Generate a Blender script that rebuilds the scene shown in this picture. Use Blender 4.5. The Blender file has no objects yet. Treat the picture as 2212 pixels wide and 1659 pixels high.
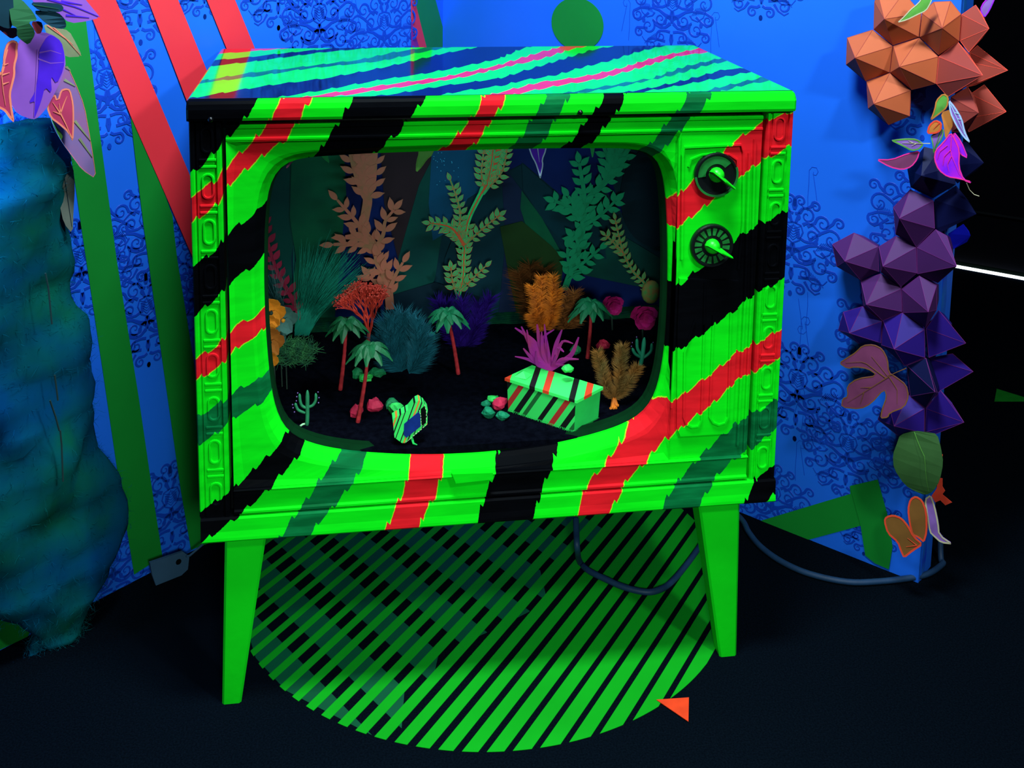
import bpy, math, random
import numpy as np
from mathutils import Vector, noise
from mathutils.geometry import tessellate_polygon
random.seed(7)
PI = math.pi
COL = bpy.context.scene.collection

# ------------------------------------------------------------------ camera
IW, IH = 2212.0, 1659.0
FPX, SHY = 2424.3927, -720.6943
PIT, YAW, ROL = .1484, .1566, .0152
CAM = Vector((-.2692, -1.7775, 1.4193))
cF = Vector((math.sin(YAW)*math.cos(PIT), math.cos(YAW)*math.cos(PIT), -math.sin(PIT)))
_R = Vector((math.cos(YAW), -math.sin(YAW), 0)); _U = _R.cross(cF)
cR = _R*math.cos(ROL)+_U*math.sin(ROL); cU = _U*math.cos(ROL)-_R*math.sin(ROL)
cd = bpy.data.cameras.new('camera'); cam = bpy.data.objects.new('camera', cd); COL.objects.link(cam)
cam.location = CAM
from mathutils import Matrix
cam.rotation_euler = Matrix((cR, cU, -cF)).transposed().to_euler()
cd.sensor_width = 36; cd.sensor_fit = 'HORIZONTAL'; cd.lens = 36*FPX/IW; cd.shift_y = SHY/IW
cd.clip_start = .02
bpy.context.scene.camera = cam

# ------------------------------------------------------------------ world, lights, exposure
sc = bpy.context.scene
sc.view_settings.view_transform = 'Standard'; sc.view_settings.look = 'None'
sc.view_settings.exposure = 0.0; sc.view_settings.gamma = 1; sc.view_settings.use_curve_mapping = False
w = bpy.data.worlds.new('dark_room'); sc.world = w; w.use_nodes = True
w.node_tree.nodes['Background'].inputs[0].default_value = (.10, .35, .9, 1)
w.node_tree.nodes['Background'].inputs[1].default_value = .035
def lamp(name, kind, loc, target, power, color, size=.3, spot=None, sizey=None):
    l = bpy.data.lights.new(name, kind); l.energy = power; l.color = color
    if kind == 'AREA':
        l.size = size
        if sizey: l.shape = 'RECTANGLE'; l.size_y = sizey
    else: l.shadow_soft_size = size
    if spot: l.spot_size = spot[0]; l.spot_blend = spot[1]
    o = bpy.data.objects.new(name, l); COL.objects.link(o); o.location = loc
    o.rotation_euler = (Vector(target)-Vector(loc)).to_track_quat('-Z', 'Y').to_euler()
    o['kind'] = 'structure'
    return o
lamp('key_flood_light', 'AREA', (1.0, -1.55, 2.15), (0, .1, .6), 27, (.85, .97, 1), .16)
lamp('overhead_flood_light', 'AREA', (-.05, -.45, 2.6), (0, .35, .7), 78, (.74, .92, 1), .6, sizey=.3)
lamp('low_fill_light', 'SPOT', (-.15, -1.75, 1.15), (.0, .0, .24), 92, (.80, 1, .92), .12, spot=(math.radians(52), .8))
lamp('diorama_fill', 'AREA', (-.05, .16, 1.005), (-.05, .36, .5), 1.0, (.45, .9, 1), .30, sizey=.05)  # unseen fill added inside the case to brighten the diorama
lamp('left_wall_lamp', 'POINT', (-.925, .085, .99), (0, 0, 0), 6, (.1, .6, 1), .03)

# ------------------------------------------------------------------ pixel -> plane helpers
def ray(x, y): return (cF*FPX + cR*(x-IW/2) - cU*(y-IH/2-SHY)).normalized()
def on(x, y, n, p):
    d = ray(x, y); n = Vector(n); return CAM + d*((Vector(p)-CAM).dot(n)/d.dot(n))
def FR(x, y, yy=0.0): return on(x, y, (0, 1, 0), (0, yy, 0))
def FL(x, y, z=0.0): return on(x, y, (0, 0, 1), (0, 0, z))
LN = Vector((.6597, -.7515, 0)); LP = Vector((-.894, .232, 0))      # left wall: normal to the room, point
RN = Vector((-.7412, -.6713, 0)); RP = Vector((.637, .497, 0))
def LW(x, y, o=0.0): return on(x, y, LN, LP+LN*o)
def RW(x, y, o=0.0): return on(x, y, RN, RP+RN*o)
DF0, DFS = .447, .085                                               # diorama ground: height and slope
def DG(x, y): return on(x, y, (0, -DFS, 1), (0, .03, DF0))
def dgz(yy): return DF0+DFS*(yy-.03)

# ------------------------------------------------------------------ object helpers
def link(name, me, mat, parent=None):
    o = bpy.data.objects.new(name, me); COL.objects.link(o)
    if mat is not None and len(me.materials) == 0:
        for m in (mat if isinstance(mat, (list, tuple)) else [mat]): me.materials.append(m)
    if parent is not None: o.parent = parent
    return o
def empty(name, loc=(0, 0, 0), rz=0.0):
    o = bpy.data.objects.new(name, None); COL.objects.link(o); o.location = loc; o.rotation_euler.z = rz
    o.empty_display_size = .02; return o
def tag(o, label, cat, group=None, kind=None):
    if label: o['label'] = label
    if cat: o['category'] = cat
    if group: o['group'] = group
    if kind: o['kind'] = kind
    return o
class MB:
    def __init__(s): s.v = []; s.f = []; s.m = []
    def add(s, vs, fs, m=0):
        b = len(s.v); s.v += [tuple(q) for q in vs]; s.f += [tuple(b+i for i in f) for f in fs]; s.m += [m]*len(fs); return s
    def box(s, a, b, m=0, bev=0.0):
        x0, y0, z0 = a; x1, y1, z1 = b
        if bev <= 0:
            vs = [(x, y, z) for z in (z0, z1) for y in (y0, y1) for x in (x0, x1)]
            return s.add(vs, [(0, 2, 3, 1), (4, 5, 7, 6), (0, 1, 5, 4), (2, 6, 7, 3), (0, 4, 6, 2), (1, 3, 7, 5)], m)
        vs = []; ids = {}
        for xi in (0, 1):
            for yi in (0, 1):
                for zi in (0, 1):
                    for ax in range(3):
                        p = [(x0, x1)[xi], (y0, y1)[yi], (z0, z1)[zi]]
                        for k, i in enumerate((xi, yi, zi)):
                            if k != ax: p[k] += bev*(1-2*i)
                        ids[(xi, yi, zi, ax)] = len(vs); vs.append(p)
        F = []
        def q(*k): F.append(tuple(ids[i] for i in k))
        for ax in range(3):
            o1, o2 = [(1, 2), (0, 2), (0, 1)][ax]
            for sd in (0, 1):
                c = []
                for a1, a2 in ((0, 0), (1, 0), (1, 1), (0, 1)):
                    t = [0, 0, 0]; t[ax] = sd; t[o1] = a1; t[o2] = a2; c.append((*t, ax))
                q(*c)
            for a1 in (0, 1):
                for a2 in (0, 1):
                    t0 = [0, 0, 0]; t0[o1] = a1; t0[o2] = a2; t1 = list(t0); t1[ax] = 1
                    q((*t0, o1), (*t1, o1), (*t1, o2), (*t0, o2))
        for xi in (0, 1):
            for yi in (0, 1):
                for zi in (0, 1): q((xi, yi, zi, 0), (xi, yi, zi, 1), (xi, yi, zi, 2))
        return s.add(vs, F, m)
    def tube(s, pts, rad, n=8, m=0, cap=True):
        pts = [Vector(p) for p in pts]; k = len(pts)
        if not isinstance(rad, (list, tuple)): rad = [rad]*k
        b = len(s.v); up = None
        for i, p in enumerate(pts):
            t = (pts[min(i+1, k-1)]-pts[max(i-1, 0)])
            t = t.normalized() if t.length > 0 else Vector((0, 0, 1))
            if up is None: up = t.orthogonal().normalized()
            up = (up-t*up.dot(t)); up = up.normalized() if up.length > 1e-6 else t.orthogonal().normalized()
            sd = t.cross(up)
            for j in range(n):
                a = 2*PI*j/n; s.v.append(tuple(p+(up*math.cos(a)+sd*math.sin(a))*rad[i]))
        for i in range(k-1):
            for j in range(n):
                s.f.append((b+i*n+j, b+i*n+(j+1) % n, b+(i+1)*n+(j+1) % n, b+(i+1)*n+j)); s.m.append(m)
        if cap:
            s.f.append(tuple(b+j for j in range(n))[::-1]); s.m.append(m)
            s.f.append(tuple(b+(k-1)*n+j for j in range(n))); s.m.append(m)
        return s
    def ball(s, c, r, n=8, m=0, sq=(1, 1, 1)):
        c = Vector(c); k = max(4, n//2+1); pts = []; vs = [c+Vector((0, 0, r*sq[2]))]
        for i in range(1, k):
            a = PI*i/k
            for j in range(n):
                b2 = 2*PI*j/n; vs.append(c+Vector((r*sq[0]*math.sin(a)*math.cos(b2), r*sq[1]*math.sin(a)*math.sin(b2), r*sq[2]*math.cos(a))))
        vs.append(c-Vector((0, 0, r*sq[2]))); F = []
        for j in range(n): F.append((0, 1+j, 1+(j+1) % n))
        for i in range(k-2):
            for j in range(n): F.append((1+i*n+j, 1+(i+1)*n+j, 1+(i+1)*n+(j+1) % n, 1+i*n+(j+1) % n))
        L = len(vs)-1
        for j in range(n): F.append((L, 1+(k-2)*n+(j+1) % n, 1+(k-2)*n+j))
        return s.add(vs, F, m)
    def ribbon(s, pts, w, nrm, th=.0006, m=0):
        "flat stroke of width w (number or list), raised th along nrm"
        pts = [Vector(p) for p in pts]; nrm = Vector(nrm).normalized(); k = len(pts); b = len(s.v)
        if not isinstance(w, (list, tuple)): w = [w]*k
        for i, p in enumerate(pts):
            t = pts[min(i+1, k-1)]-pts[max(i-1, 0)]
            sd = t.cross(nrm); sd = sd.normalized() if sd.length > 1e-9 else Vector((1, 0, 0))
            for q in (p-sd*w[i]/2, p-sd*w[i]/2*.8+nrm*th, p+sd*w[i]/2*.8+nrm*th, p+sd*w[i]/2): s.v.append(tuple(q))
        for i in range(k-1):
            for j in range(3):
                s.f.append((b+i*4+j, b+i*4+j+1, b+i*4+4+j+1, b+i*4+4+j)); s.m.append(m)
        return s
    def slab(s, poly, nrm, th, m=0, side=None):
        "polygon (any outline, world points) given a thickness th behind it"
        P = [Vector(p) for p in poly]; n = len(P); nrm = Vector(nrm).normalized(); b = len(s.v)
        ar = Vector((0, 0, 0))
        for i in range(n): ar += P[i].cross(P[(i+1) % n])
        if ar.dot(nrm) < 0: P = P[::-1]
        s.v += [tuple(p) for p in P]+[tuple(p-nrm*th) for p in P]
        for t in tessellate_polygon([P]):
            a, c, d = t
            if (P[c]-P[a]).cross(P[d]-P[a]).dot(nrm) < 0: c, d = d, c
            s.f.append((b+a, b+c, b+d)); s.m.append(m); s.f.append((b+n+a, b+n+d, b+n+c)); s.m.append(m)
        for i in range(n):
            j = (i+1) % n; s.f.append((b+i, b+n+i, b+n+j, b+j)); s.m.append(m if side is None else side)
        return s
    def mesh(s, name, smooth=False):
        me = bpy.data.meshes.new(name); me.from_pydata(s.v, [], s.f)
        for i, p in enumerate(me.polygons): p.material_index = s.m[i]; p.use_smooth = smooth
        me.update(); return me
    def build(s, name, mat, parent=None, smooth=False): return link(name, s.mesh(name, smooth), mat, parent)

# ------------------------------------------------------------------ materials
def newmat(name):
    m = bpy.data.materials.new(name); m.use_nodes = True; nt = m.node_tree
    return m, nt, nt.nodes['Principled BSDF']
MC = {}
def paint(name, col, rough=.55, var=.18, scale=40, spec=.35, bump=0.0, bscale=200, col2=None):
    if name in MC: return MC[name]
    m, nt, b = newmat(name); N = nt.nodes; L = nt.links
    tc = N.new('ShaderNodeTexCoord'); no = N.new('ShaderNodeTexNoise'); no.inputs['Scale'].default_value = scale
    no.inputs['Detail'].default_value = 4
    L.new(tc.outputs['Object'], no.inputs['Vector'])
    mx = N.new('ShaderNodeMix'); mx.data_type = 'RGBA'
    c2 = col2 if col2 else tuple(c*(1-var) for c in col)
    mx.inputs['A'].default_value = (*col, 1); mx.inputs['B'].default_value = (*c2, 1)
    cr = N.new('ShaderNodeMapRange'); cr.inputs['From Min'].default_value = .35; cr.inputs['From Max'].default_value = .65
    L.new(no.outputs['Fac'], cr.inputs['Value']); L.new(cr.outputs[0], mx.inputs['Factor'])
    L.new(mx.outputs['Result'], b.inputs['Base Color'])
    b.inputs['Roughness'].default_value = rough; b.inputs['Specular IOR Level'].default_value = spec
    if bump:
        n2 = N.new('ShaderNodeTexNoise'); n2.inputs['Scale'].default_value = bscale
        L.new(tc.outputs['Object'], n2.inputs['Vector'])
        bp = N.new('ShaderNodeBump'); bp.inputs['Strength'].default_value = bump; bp.inputs['Distance'].default_value = .002
        L.new(n2.outputs['Fac'], bp.inputs['Height']); L.new(bp.outputs[0], b.inputs['Normal'])
    MC[name] = m; return m
def emis(name, col, st):
    m, nt, b = newmat(name); b.inputs['Base Color'].default_value = (*col, 1)
    b.inputs['Emission Color'].default_value = (*col, 1); b.inputs['Emission Strength'].default_value = st; MC[name] = m; return m

GREEN = (.003, .62, .008); RED = (.66, .010, .016); DKGREEN = (.0015, .085, .022); BLACK = (.0012, .0014, .0022)
FRINGE = (.30, .60, .012)
root_tv = empty('television_cabinet')
def stripe_mat(name, stripes, axis, rng, conv, amp=.0062, per=.036, rough=.45, spec=.012):
    """painted bands: each band = (colour, upper edge pixels or None, lower edge pixels or None); edges become curves v=g(u)"""
    m, nt, b = newmat(name); N = nt.nodes; L = nt.links
    def math_(op, a, c=None, d=None):
        n = N.new('ShaderNodeMath'); n.operation = op
        for i, q in enumerate((a, c, d)):
            if q is None: continue
            if isinstance(q, (int, float)): n.inputs[i].default_value = q
            else: L.new(q, n.inputs[i])
        return n.outputs[0]
    tc = N.new('ShaderNodeTexCoord'); tc.object = root_tv
    sp = N.new('ShaderNodeSeparateXYZ'); L.new(tc.outputs['Object'], sp.inputs[0])
    X = sp.outputs[0]; Wd = sp.outputs[2] if axis == 'z' else sp.outputs[1]
    u0, u1, v0, v1 = rng; k = math.sqrt(.5)
    u = math_('MULTIPLY', math_('ADD', X, Wd), k); v = math_('MULTIPLY', math_('SUBTRACT', Wd, X), k)
    U = math_('DIVIDE', math_('SUBTRACT', u, u0), u1-u0)
    no = N.new('ShaderNodeTexNoise'); no.inputs['Scale'].default_value = 16; no.inputs['Detail'].default_value = 2
    L.new(tc.outputs['Object'], no.inputs['Vector'])
    nw = math_('MULTIPLY', no.outputs['Fac'], .9)
    fine = N.new('ShaderNodeTexNoise'); fine.inputs['Scale'].default_value = 160; fine.inputs['Detail'].default_value = 3
    L.new(tc.outputs['Object'], fine.inputs['Vector'])
    fz = math_('MULTIPLY', math_('SUBTRACT', fine.outputs['Fac'], .5), .0028)
    # brushed paint: streaks of slightly thinner paint
    st = N.new('ShaderNodeTexNoise'); st.inputs['Scale'].default_value = 9; st.inputs['Detail'].default_value = 5
    mp = N.new('ShaderNodeMapping'); mp.inputs['Scale'].default_value = (1.2, 1.2, 7)
    L.new(tc.outputs['Object'], mp.inputs[0]); L.new(mp.outputs[0], st.inputs['Vector'])
    cur = None
    def rgbv(c, f):
        mx = N.new('ShaderNodeMix'); mx.data_type = 'RGBA'; mx.inputs['A'].default_value = (*c, 1)
        mx.inputs['B'].default_value = (*[q*f for q in c], 1)
        mr = N.new('ShaderNodeMapRange'); mr.inputs['From Min'].default_value = .4; mr.inputs['From Max'].default_value = .7
        L.new(st.outputs['Fac'], mr.inputs['Value']); L.new(mr.outputs[0], mx.inputs['Factor']); return mx.outputs['Result']
    cols = {'g': rgbv(DKGREEN, 1.9), 'r': rgbv(RED, .72), 'k': rgbv(BLACK, .6), 'base': rgbv(GREEN, .84), 'f': rgbv(FRINGE, .9)}
    cur = cols['base']
    def edge(pts, phase):
        uv = []
        for q in pts:
            p = conv(*q); a, c = (p.x, p.z) if axis == 'z' else (p.x, p.y)
            uv.append(((a+c)*k, (c-a)*k))
        uv.sort()
        us = np.array([q[0] for q in uv]); vs = np.array([q[1] for q in uv])
        g = np.linspace(max(us[0], u0), min(us[-1], u1), 30); gv = np.interp(g, us, vs)
        # carry the end slopes on
        pl = [(u0, gv[0]+(u0-g[0])*(gv[3]-gv[0])/(g[3]-g[0]))] if g[0] > u0+.002 else []
        pr_ = [(u1, gv[-1]+(u1-g[-1])*(gv[-1]-gv[-4])/(g[-1]-g[-4]))] if g[-1] < u1-.002 else []
        P = pl+list(zip(g, gv))+pr_
        fc = N.new('ShaderNodeFloatCurve'); cv = fc.mapping.curves[0]; fc.mapping.use_clip = False
        P = [((a-u0)/(u1-u0), (c-v0)/(v1-v0)) for a, c in P]
        while len(cv.points) < len(P): cv.points.new(.5, .5)
        for i, q in enumerate(P):
            cv.points[i].location = (min(max(q[0], 0), 1), min(max(q[1], -.5), 1.5)); cv.points[i].handle_type = 'VECTOR'
        fc.mapping.update(); L.new(U, fc.inputs['Value'])
        val = math_('ADD', math_('MULTIPLY', fc.outputs[0], v1-v0), v0)
        jag = math_('FRACT', math_('ADD', math_('ADD', math_('DIVIDE', u, per), nw), phase))
        jag = math_('MULTIPLY', math_('SUBTRACT', math_('POWER', jag, 1.6), .4), amp)
        return math_('ADD', math_('ADD', val, jag), fz)
    for i, (c, up, lo) in enumerate(stripes):
        eu = edge(up, i*.37) if up else None; el = edge(lo, i*.61+.2) if lo else None
        def mask(grow):
            a = math_('LESS_THAN', v, math_('ADD', eu, grow)) if eu else None
            d = math_('GREATER_THAN', v, math_('SUBTRACT', el, grow)) if el else None
            if a and d: return math_('MULTIPLY', a, d)
            return a or d
        layers = [('f', .0016)] if c in 'rk' else []
        if c == 'k': layers = []
        for key, gr in layers+[(c, 0.0)]:
            mx = N.new('ShaderNodeMix'); mx.data_type = 'RGBA'
            L.new(mask(gr), mx.inputs['Factor']); L.new(cur, mx.inputs['A']); L.new(cols[key], mx.inputs['B']); cur = mx.outputs['Result']
    L.new(cur, b.inputs['Base Color']); b.inputs['Roughness'].default_value = rough; b.inputs['Specular IOR Level'].default_value = spec
    bp = N.new('ShaderNodeBump'); bp.inputs['Strength'].default_value = .25; bp.inputs['Distance'].default_value = .0012
    L.new(st.outputs['Fac'], bp.inputs['Height']); L.new(bp.outputs[0], b.inputs['Normal'])
    return m
FS = [
 ('k', None, [(403,384),(435,359),(464,328),(480,308),(497,294),(517,272),(524,262),(535,248),(545,234),(558,218)]),
 ('r', [(403,434),(419,421),(466,393),(473,383),(497,354),(535,320),(565,287),(584,263),(591,242),(600,232),(609,217)],
       [(407,488),(433,469),(468,444),(474,434),(494,401),(529,371),(560,346),(587,323),(614,308),(627,288),(645,263),(652,242),(663,227),(670,217)]),
 ('k', [(412,578),(469,542),(475,529),(497,501),(548,471),(573,444),(684,340),(717,286),(734,267),(744,241),(763,214)],
       [(414,689),(475,640),(485,627),(503,609),(569,569),(825,330),(845,298),(861,295),(883,254),(912,222),(921,211)]),
 ('r', [(417,782),(483,743),(492,721),(518,704),(571,687),(969,323),(1000,282),(1029,245),(1048,207)],
       [(419,827),(486,786),(507,754),(548,739),(572,728),(1024,323),(1051,279),(1073,245),(1093,210)]),
 ('g', [(423,906),(488,866),(511,848),(578,822),(1120,317),(1145,267),(1168,229),(1182,207)],
       [(427,965),(485,930),(490,915),(511,904),(544,889),(584,870),(1174,317),(1196,270),(1215,232),(1232,207)]),
 ('k', [(430,1109),(488,1072),(537,1033),(574,997),(604,971),(619,958),(1232,319),(1242,298),(1281,246),(1307,207)],
       [(434,1171),(511,1120),(571,1070),(619,1021),(645,995),(664,973),(1285,314),(1294,298),(1310,273),(1329,248),(1353,207)]),
 ('g', [(604,1160),(621,1131),(651,1102),(682,1054),(722,1008),(755,982),(1410,316),(1414,298),(1446,270),(1465,238),(1490,205)],
       [(665,1162),(684,1135),(698,1115),(720,1099),(751,1061),(771,1036),(810,986),(1444,325),(1459,298),(1497,257),(1525,227),(1538,205)]),
 ('r', [(830,1151),(851,1106),(864,1090),(879,1046),(889,1011),(906,985),(1440,455),(1497,396),(1566,336),(1592,305),(1617,286),(1641,282),(1649,270),(1674,254),(1709,245)],
       [(903,1147),(918,1101),(941,1076),(949,1041),(965,1008),(978,985),(1443,510),(1471,491),(1497,472),(1554,426),(1598,387),(1607,368),(1636,360),(1645,352),(1680,333),(1704,319)]),
 ('k', [(1026,1137),(1041,1090),(1066,1036),(1082,1000),(1109,973),(1441,637),(1478,612),(1514,582),(1557,567),(1598,513),(1639,491),(1696,460)],
       [(1144,1128),(1161,1090),(1177,1044),(1199,1008),(1215,981),(1231,954),(1431,777),(1458,764),(1481,748),(1512,727),(1552,698),(1593,669),(1606,663),(1623,644),(1688,609)]),
 ('r', [(1243,1118),(1258,1074),(1277,1041),(1304,1014),(1348,965),(1383,924),(1426,880),(1458,869),(1499,838),(1554,798),(1588,767),(1623,754),(1684,717)],
       [(1310,1114),(1332,1079),(1359,1036),(1381,1016),(1415,984),(1439,958),(1491,910),(1523,887),(1556,861),(1585,831),(1600,819),(1620,816),(1646,799),(1680,779)]),
 ('g', [(1428,1101),(1442,1071),(1467,1042),(1501,1005),(1538,970),(1580,929),(1606,910),(1626,900),(1675,869)],
       [(1507,1094),(1528,1062),(1554,1028),(1591,993),(1611,983),(1632,970),(1671,935)]),
 ('k', [(1606,1088),(1626,1051),(1640,1031),(1668,1015)], [(1652,1083),(1673,1065)]),
]
FS[11] = ('k', [(1606,1088),(1618,1064),(1626,1051),(1640,1031),(1668,1015)], [(1646,1086),(1652,1083),(1662,1074),(1673,1065)])
TS = [
 ('r', None, [(473,116),(530,112),(590,107),(650,102)]),
 ('k', [(461,130),(532,124),(601,116),(719,104)], [(453,143),(538,134),(620,123),(696,113),(782,105)]),
 ('g', [(432,175),(541,157),(662,143),(776,129),(855,112),(924,102)], [(429,180),(538,167),(665,148),(823,132),(899,115),(959,104)]),
 ('k', [(405,213),(484,200),(582,184),(696,170),(807,150),(880,134),(959,115),(1038,101)], [(557,219),(614,208),(696,195),(823,172),(918,159),(1032,137),(1080,126),(1120,108),(1155,98)]),
 ('r', [(609,217),(760,194),(855,180),(965,165),(1080,140),(1149,118),(1218,99)], [(671,216),(791,199),(918,180),(1013,164),(1098,143),(1174,126),(1231,107),(1275,98)]),
 ('k', [(763,214),(855,202),(965,184),(1080,169),(1155,146),(1212,129),(1281,107),(1335,98)], [(921,211),(1007,195),(1080,186),(1123,175),(1202,162),(1256,146),(1319,131),(1367,115),(1418,102),(1459,95)]),
 ('r', [(1050,207),(1164,178),(1262,165),(1338,148),(1414,124),(1503,106)], [(1093,208),(1187,188),(1297,170),(1383,146),(1465,121),(1522,114)]),
 ('g', [(1183,207),(1297,188),(1408,169),(1481,143),(1550,127)], [(1232,205),(1345,186),(1456,162),(1519,143),(1569,132)]),
 ('k', [(1307,207),(1408,189),(1471,175),(1566,150),(1598,148)], [(1353,205),(1471,184),(1535,172),(1617,156)]),
 ('g', [(1493,205),(1550,189),(1639,169)], [(1538,203),(1607,184),(1658,175)]),
]
HT = 1.0745
M_front = stripe_mat('striped_front_paint', FS, 'z', (-.17, 1.18, -.18, 1.16), FR)
M_top = stripe_mat('striped_top_paint', TS, 'y', (-.37, .78, -.37, .78), lambda x, y: FL(x, y, HT), amp=.010, per=.05, rough=.09, spec=.24)
M_green = paint('fluorescent_green_paint', GREEN, .4, .12, 12, bump=.1)
M_black = paint('black_paint', BLACK, .3, .3)
M_wall = None

# ------------------------------------------------------------------ the setting
def struct(o): o['kind'] = 'structure'; return o
M_floor = paint('black_carpet', (.0022, .0045, .008), 1.0, .45, 300, .0, bump=.5, bscale=900)
struct(MB().box((-3, -2.6, -.05), (3.6, 3.4, 0)).build('floor', M_floor))
WALLBLUE = (.010, .135, .78)
M_wall = paint('blue_wallpaper', WALLBLUE, .45, .10, 3, .3)
M_orn = paint('dark_blue_ink', (.002, .045, .46), .5, .1, 30, .3)
M_orn_thin = paint('thin_blue_ink', (.002, .05, .50), .5, .1, 30, .3)
M_dark = paint('dark_wall_paint', (.0012, .0018, .005), .8, .2, 8, .1)
def wpt(base, o, z): return Vector((base.x, base.y, z))+Vector((o.x, o.y, 0))
def wallslab(name, a, b, n, th, z1, mat, z0=0.0):
    mb = MB(); P = [a, b, b-n*th, a-n*th]
    vs = [(p.x, p.y, z0) for p in P]+[(p.x, p.y, z1) for p in P]
    mb.add(vs, [(0, 1, 5, 4), (1, 2, 6, 5), (2, 3, 7, 6), (3, 0, 4, 7), (3, 2, 1, 0), (4, 5, 6, 7)])
    return mb.build(name, mat)
def near0(v): return Vector((v.x, v.y, 0))
LA = near0(LW(889, 50)); FA = near0(RW(957, 50))
Ldir = (near0(LW(889, 50))-near0(LW(0, 900))).normalized()
wall_left = struct(wallslab('wall_left', LA-Ldir*2.1, LA, LN, .06, 2.3, M_wall))
RE2 = near0(RW(1985, 1237))
Rdir = (RE2-FA).normalized(); REnd = RE2.copy()
wall_right = struct(wallslab('wall_right', FA, REnd, RN, .075, 2.3, M_wall))
# short face between the two
FN = (FA-LA).normalized().cross(Vector((0, 0, -1))); FN = FN if FN.y < 0 else -FN
wall_mid = struct(wallslab('wall_back', LA, FA, FN, .06, 2.3, M_wall))
def MW(x, y, o=0.0): return on(x, y, FN, LA+FN*o)
# far dark wall beyond the panel
fa = FL(2080, 580); fb = FL(2212, 604); fd = near0(fb-fa).normalized(); fn = Vector((fd.y, -fd.x, 0)); fn = fn if fn.y < 0 else -fn
wall_far = struct(wallslab('wall_far', near0(fa)-fd*3.0-fn*.02, near0(fb)+fd*2.0-fn*.02, fn, .05, 2.6, M_dark))
E_w = emis('white_strip_glow', (.92, .97, 1), 3.2)
ls = empty('light_strip'); tag(ls, 'thin white glowing light strip low on the dark wall at the right', 'light strip')
def strip(name, a, b, z0, z1, out, mat, par):
    mb = MB(); A = a; B = b
    P = [A+fn*0.0, B+fn*0.0, B+fn*out, A+fn*out]
    mb.add([(p.x, p.y, z0) for p in P]+[(p.x, p.y, z1) for p in P], [(0, 1, 5, 4), (1, 2, 6, 5), (2, 3, 7, 6), (3, 0, 4, 7), (3, 2, 1, 0), (4, 5, 6, 7)])
    return mb.build(name, mat, par)
sa = near0(fa)-fd*1.2; sb = near0(fb)+fd*1.4
strip('light_tube', sa+fn*.001, sb+fn*.001, .002, .012, .012, E_w, ls)
strip('strip_housing', sa+fn*.001, sb+fn*.001, .013, .026, .010, paint('strip_housing_paint', (.004, .02, .012), .5), ls)
rz = on(2160, 464, fn, fa).z
rl = strip('strip_reflection', sa+fn*.001, sb+fn*.001, rz-.004, rz+.004, .01, paint('strip_reflection_paint', (.006, .010, .012), .5), None)  # faint reflection of the light strip, built as a dull bar
tag(rl, 'faint reflection of the light strip, built as a thin bar on the black wall', 'reflection')

def band(poly, W, mat, parent, name='painted_band', off=.0012, th=.001):
    nr = {LW: LN, RW: RN, MW: FN}[W]
    return MB().slab([W(x, y, off) for x, y in poly], nr, th).build(name, mat, parent)
M_redband = paint('red_wall_band', (.80, .030, .045), .5, .08, 6)
M_grnband = paint('green_wall_band', (.004, .215, .022), .5, .12, 6)
M_redshade = paint('shadowed_red_band', (.30, .008, .22), .5, .1, 6)  # purple stands for shadow on the red triangle
def ext(p, q, t): return (p[0]+(q[0]-p[0])*t, p[1]+(q[1]-p[1])*t)
band([(150,-110),(184,0),(282,250),(344,390),(408,537),(470,680),(470,522),(400,354),(300,116),(250,0),(203,-110)], LW, M_redband, wall_left, off=.0032)
band([(276,-110),(320,0),(402,214),(470,392),(470,212),(444,145),(385,0),(340,-110)], LW, M_redband, wall_left, off=.0032)
band([(403,-110),(447,0),(488,101),(540,230),(600,230),(550,103),(508,0),(464,-110)], LW, M_redband, wall_left, off=.0032)
band([(93,-110),(108,47),(160,380),(177,500),(222,800),(260,1060),(290,1241),(351,1202),(329,1060),(300,860),(252,560),(216,290),(186,47),(160,-110)], LW, M_grnband, wall_left)
band([(282,250),(297,380),(312,500),(344,730),(391,1060),(413,1188),(470,1166),(440,930),(417,770),(383,560),(376,500),(373,466),(330,350)], LW, M_grnband, wall_left, off=.002)
band([(-60,1320),(20,1322),(55,1332),(73,1352),(60,1375),(0,1404),(-60,1436)], LW, M_grnband, wall_left)
# short middle face
band([(889,-60),(893,-60),(896,0),(921,100),(935,150),(916,150),(889,42)], MW, M_redband, wall_mid)
band([(889.5,45),(916,140),(889.5,140)], MW, M_redshade, wall_mid, off=.002)  # shadow painted over the lower part of the red triangle
band([(880+16,0),(893,-60),(930,-60),(941,0),(956.5,58),(956.5,150),(930,150),(921,100)], MW, M_grnband, wall_mid)
# right wall: round spot and two crossing tapes
ccw = RW(1247, 52); rr = (RW(1304, 52)-ccw).length; rrv = (RW(1247, -5)-ccw).length
mb = MB(); zz = Vector((0, 0, 1))
mb.slab([ccw+RN*.0014+Rdir*rr*math.cos(a*PI/24)+zz*rrv*math.sin(a*PI/24) for a in range(48)], RN, .001)
mb.build('painted_spot', M_grnband, wall_right)
band([(1560,1148),(1650,1123),(1837,1067),(1836,1051),(1862,1135),(1765,1161),(1600,1205)], RW, M_grnband, wall_right)
band([(1836,1050),(1896,1036),(1917,1113),(1928,1181),(1920,1230),(1890,1217),(1869,1200),(1859,1136)], RW, M_grnband, wall_right, off=.0026)
M_edgeblue = paint('torn_light_blue_tape', (.01, .16, .55), .5, .5, 14, col2=(.005, .03, .6))
E0 = REnd-RN*.0; mb = MB()
pl = []
random.seed(3)
for i in range(31):
    z = i*.05; pl.append(E0+Rdir*.0012-RN*(.025+.02*random.random())+zz*z)
mb.slab([E0+Rdir*.0012-RN*.012, E0+Rdir*.0012-RN*.012+zz*1.5]+pl[::-1], Rdir, .001)
mb.build('torn_tape', M_edgeblue, wall_right)

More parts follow.
